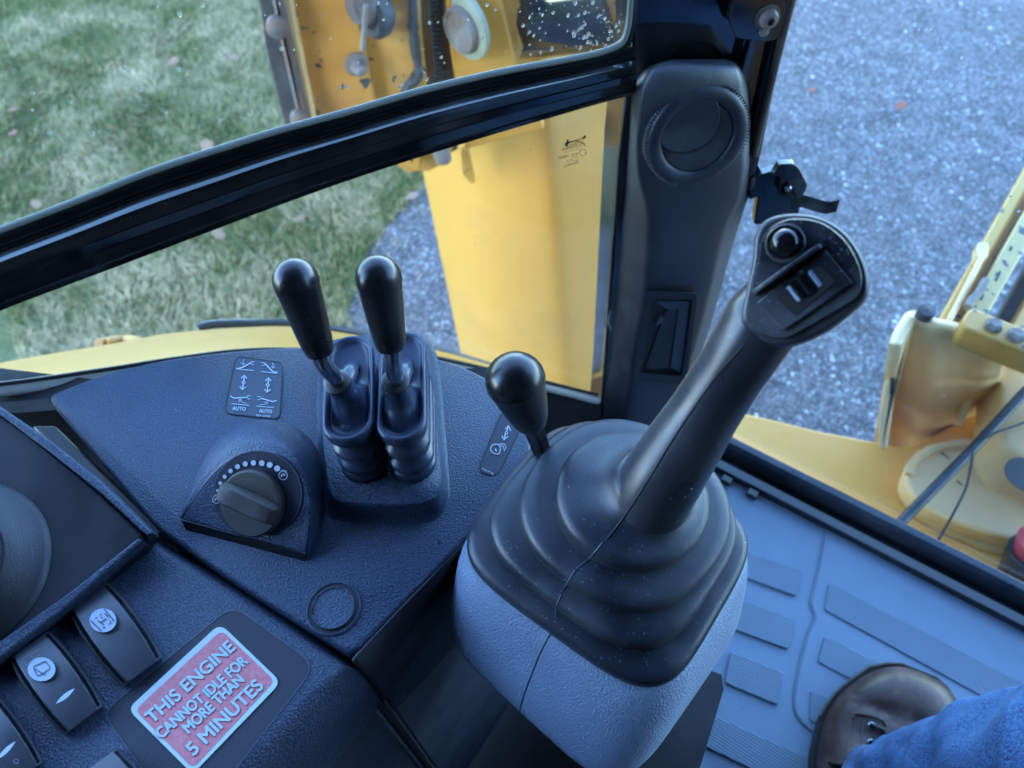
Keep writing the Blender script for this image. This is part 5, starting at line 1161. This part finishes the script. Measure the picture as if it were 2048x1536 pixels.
tube('black_cylinder', [ST1.at(1010, 0, -.02), ST1.at(1110, -10, .02), ST1.at(1260, -30, .08)], .085, M_steel, sta, seg=36)
plate('guard_plate', [(1175, -60), (1275, -60), (1275, 70), (1190, 60)], ST1, .01, yellow('guard_ochre', (.35, .17, .04), wear=1), sta, off=.14, bevel=.002)
# hook, ring and lynch pin
lathe('pivot_ring', [(.030, -.01), (.036, .0), (.036, .012), (.030, .018), (.022, .016), (.020, .0)], ST1.at(752, 18, .14), pn, M_dsteel, sta, seg=36, cap=(False, False))
lathe('pivot_pin', [(.024, 0), (.024, .02), (.018, .028), (.0001, .028)], ST1.at(740, 5, .15), pn, M_rust, sta, seg=28)
plate('hook', rpx([(706, -60), (740, -60), (742, 30), (732, 48), (716, 44), (702, 10)], 6), ST1, .02, M_rust, sta, off=.18, bevel=.005)
tube('lynch_pin', [ST1.at(u, v, .19) for u, v in ((732, 10), (728, 55), (726, 100))], .0036, M_pin, sta, seg=10)
lathe('bolt_nut', [(.017, 0), (.017, .004), (.011, .008), (.009, .02), (.005, .024), (.0001, .024)], ST1.at(711, 127, .155), (ST1.n + Vector((.5, 0, -.1))), M_pin, sta, seg=6 * 4)
# lower end below the rail
plate('arm_foot', [(770, 300), (905, 240), (905, 300), (895, 326), (860, 344), (815, 349), (795, 335)], ST1, .05, M_y1, sta, off=.10, bevel=.006)
tube('roller', [ST1.at(872, 270, .13), ST1.at(888, 322, .13)], .014, M_pin, sta, seg=18, bevel=.003)

# ================================================================== SWING FRAME outside the rear window
swf = thing('rear_frame_deck', 'wide pale yellow steel deck plate behind the cab sill', 'frame', Z(1650, 920, -.12))
HD = HZ(-.12)
dk = [(1350, 880), (1420, 800), (1490, 826), (1560, 842), (1640, 862), (1700, 873), (1755, 884), (1800, 892), (1830, 890), (1855, 878), (1945, 825), (1958, 800), (1985, 740), (2500, 700), (2500, 1500), (1900, 1250), (1440, 1010)]
plate('deck_plate', dk, HD, .03, yellow('deck_cream_yellow', (.92, .43, .085), wear=.12, chips=False), swf, bevel=.004)
boss = spline([(u, v, 0) for u, v in [(1812, 960), (1822, 925), (1850, 906), (1890, 895), (1935, 888), (2010, 870), (2120, 900), (2180, 1050), (2130, 1130), (2048, 1085), (1960, 1060), (1880, 1030), (1835, 1000)]], 5, True)
plate('boss_plate', [(p.x, p.y) for p in boss], HZ(-.085), .034, M_y3, swf, bevel=.006, bseg=3)
mk('boss_weld', *(lambda Q: (Q[0], Q[1]))(prism_data([HZ(-.116).at(1975 + (p.x - 1975) * 1.04, 1010 + (p.y - 1010) * 1.07) for p in boss], Vector((0, 0, -.003)))), M_y3, swf)
cst = thing('swing_casting', 'bright yellow cast swing bracket with a hollow pocket and top rail', 'casting', Z(1870, 800, -.12))
# pocket: C shaped wall swept vertically
def wall_loft(name, tops, zt, bots, zb, th, mat, parent, **k):
    T = [HZ(zt).at(p[0], p[1]) for p in tops]; Bm = [HZ(zb).at(p[0], p[1]) for p in bots]
    c = sum(T, Vector()) / len(T)
    rings = []
    for a, b2 in zip(T, Bm): rings.append([a, b2, b2 + Vector((.01, .02, 0)), a + Vector((.012, .02, 0))])
    return loft(name, rings, mat, parent, **k)
tops = [(1790, 690), (1800, 665), (1822, 632), (1840, 634), (1870, 645), (1905, 652), (1940, 668), (1975, 690), (2010, 700)]
bots = [(1752, 935), (1752, 915), (1765, 890), (1800, 915), (1835, 935), (1870, 925), (1910, 900), (1945, 870), (1970, 830)]
tops_s = spline([(u, v, 0) for u, v in tops], 5); bots_s = spline([(u, v, 0) for u, v in bots], 5)
T = [HZ(.10).at(p.x, p.y) for p in tops_s]; Bm = [HZ(-.24).at(p.x, p.y) for p in bots_s]
rows_ = []
for a, b2 in zip(T, Bm): rows_.append([a + (b2 - a) * t + Vector((-.0, .0, 0)) * t for t in (0, .2, .4, .6, .8, 1)])
loft('pocket_wall', rows_, M_y3, cst, closed=False, sol=.014, angle=60, bevel=0)
plate('side_wall', [(1790, 690), (1822, 630), (1834, 640), (1800, 700), (1774, 900), (1757, 900), (1757, 830), (1768, 770)], Plane(HZ(.0).at(1780, 780), (-.5, -.6, .6)), .02, M_y3, cst, bevel=.006, off=.02)
plate('pocket_floor', [(1760, 885), (1800, 800), (1900, 770), (1960, 790), (1930, 850), (1850, 892)], HZ(-.26), .01, M_y3, cst, bevel=.002)
lathe('pocket_hole', [(.045, 0), (.045, .003), (.0001, .003)], HZ(-.255).at(1895, 858), (0, 0, 1), M_inkb, cst, seg=30)
lathe('bolt_end', [(.010, 0), (.010, .012), (.0001, .014)], HZ(.10).at(1847, 633), (0, 0, 1), M_dsteel, cst, seg=16)
HB = HZ(.12)
plate('top_bar', rpx([(1940, 612), (1925, 640), (1930, 655), (2300, 800), (2300, 740), (2048, 655)], [14, 14, 8, 0, 0, 0]), HB, .035, M_y1, cst, bevel=.004)
# long rails going up right
def bar(name, a, b2, wpx, z, th, mat, parent, bev=.003):
    (x0, y0), (x1, y1) = a, b2; dd = Vector((x1 - x0, y1 - y0)).normalized() * wpx / 2; nx, ny = -dd.y, dd.x
    return plate(name, [(x0 + nx, y0 + ny), (x1 + nx, y1 + ny), (x1 - nx, y1 - ny), (x0 - nx, y0 - ny)], HZ(z), th, mat, parent, bevel=bev)
plate('flange', [(1936, 772), (1950, 735), (1966, 700), (1978, 702), (1972, 745), (1948, 800), (1925, 856), (1913, 846)], Plane(HZ(-.05).at(1945, 780), (-.3, -.5, .8)), .03, M_y3, cst, bevel=.006)
plate('slot', [(1782, 748), (1789, 750), (1786, 790), (1779, 788)], Plane(HZ(.0).at(1780, 780), (-.5, -.6, .6)), .002, M_inkb, cst, off=.0215)
for u, v in ((1985, 672), (2030, 692)): lathe('bolt_head', [(.010, 0), (.010, .006), (.007, .009), (.0001, .009)], HZ(.121).at(u, v - 18), (0, 0, 1), M_pin, cst, seg=6)
wb = spline([(1818, 950, 0), (1826, 928, 0), (1852, 905, 0), (1890, 893, 0), (1936, 886, 0)], 5)
tube('weld_bead', [HZ(-.083).at(p.x, p.y) for p in wb], [.005 + random.uniform(0, .0025) for _ in wb], M_y3, cst, seg=8)
wb = spline([(1818, 968, 0), (1835, 1005, 0), (1880, 1040, 0), (1960, 1072, 0), (2040, 1098, 0)], 6)
tube('weld_bead', [HZ(-.117).at(p.x - 6, p.y + 10) for p in wb], [.006 + random.uniform(0, .003) for _ in wb], M_y3, cst, seg=8)
for (u, v), ln in (((1880, 905), 22), ((1912, 962), 14), ((1892, 950), 10), ((1905, 925), 8)): plate('scuff_mark', [(u, v), (u + 3, v - 2), (u + ln, v + ln * .6), (u + ln - 3, v + ln * .6 + 1)], HZ(-.0848), .0004, M_dsteel, cst)
rl = thing('boom_rails', 'parallel yellow steel rails of the boom rising to the right edge', 'boom', Z(1960, 600, .05))
bar('rail', (1885, 650), (2100, 270), 24, .06, .03, yellow('rail_ochre', (.60, .33, .05), wear=.4), rl)
bar('rail', (1905, 655), (2130, 262), 16, .03, .03, M_y1, rl)
bar('rail', (1955, 625), (2170, 250), 40, .07, .04, yellow('rail_dull', (.50, .36, .13), wear=.5), rl)
bar('rail', (2000, 660), (2200, 300), 28, .0, .06, M_dsteel, rl)
bar('rail', (2035, 670), (2230, 320), 34, .06, .06, M_y1, rl)
bar('rail_lip', (1978, 500), (1955, 498), 30, .075, .02, M_y3, rl); bar('rail_lip', (1900, 640), (1972, 500), 12, .082, .02, M_y3, rl)
for (u, v), ln in (((1992, 560), 18), ((2020, 500), 8), ((1962, 598), 10)): bar('paint_chip', (u, v), (u + ln * .5, v - ln), 5, .0712, .001, M_inkb, rl, 0)
tube('grey_pin', [HZ(.085).at(u, v) for u, v in ((1972, 560), (1955, 590), (1942, 600), (1935, 615))], .005, M_pin, rl, seg=10)
drum = thing('swing_boss', 'rounded pale yellow cast boss with a dark hole at the right edge', 'casting', HZ(-.05).at(2040, 940))
db_ = [(u, v) for u, v in [(1965, 700), (2010, 692), (2100, 700), (2200, 800), (2200, 980), (2120, 1040), (2048, 1010), (1990, 985), (1955, 950), (1945, 915), (1950, 850), (1955, 770)]]
bs = spline([(u, v, 0) for u, v in db_], 5, True)
Lo = [HZ(-.085).at(p.x, p.y) for p in bs]; cLo = sum(Lo, Vector()) / len(Lo)
rings = [[cLo + (p - cLo) * s_ + Vector((0, 0, z_)) for p in Lo] for s_, z_ in ((1, 0), (1.0, .03), (.985, .052), (.94, .068), (.86, .074))]
loft('boss_shell', rings, M_y3, drum, cap=(False, True), angle=70)
lathe('boss_hole', [(.024, 0), (.024, .001), (.0001, .001)], HZ(-.010).at(2052, 950), (0, 0, 1), M_inkb, drum, seg=36)
h1 = tube('hydraulic_hose', [D(u, v, d_) for u, v, d_ in ((2150, 700, .95), (2048, 786, .93), (1950, 893, .91), (1870, 975, .89), (1806, 1040, .88), (1775, 1075, .87))], .0062, M_hose, None, seg=14); tag(h1, 'straight black hydraulic hose crossing in front of the yellow castings', 'hose')
cb = spline([(2120, 815, 0), (2048, 845, 0), (2000, 862, 0), (1968, 878, 0), (1948, 895, 0), (1943, 925, 0), (1932, 975, 0), (1905, 1030, 0), (1878, 1077, 0), (1860, 1100, 0)], 5)
h2 = tube('cable', [D(p.x, p.y, .88) for p in cb], .0015, M_hose, None, seg=8); tag(h2, 'thin black cable curving beside the hydraulic hose', 'cable')
cyl = thing('capped_cylinder', 'dark cylinder with a red plastic cap at the lower right window edge', 'cylinder', HZ(-.1).at(2010, 1120))
tube('barrel', [D(2040, 1250, .92), D(2068, 1186, .90), D(2100, 1112, .87)], [.043, .043, .043], plastic('barrel_black', (.02, .025, .035), .3, 300, .1), cyl, seg=36, bevel=.002)
tube('red_cap', [D(2096, 1122, .873), D(2110, 1090, .86), D(2116, 1076, .855)], [.036, .038, .030], M_red, cyl, seg=30, bevel=.002)
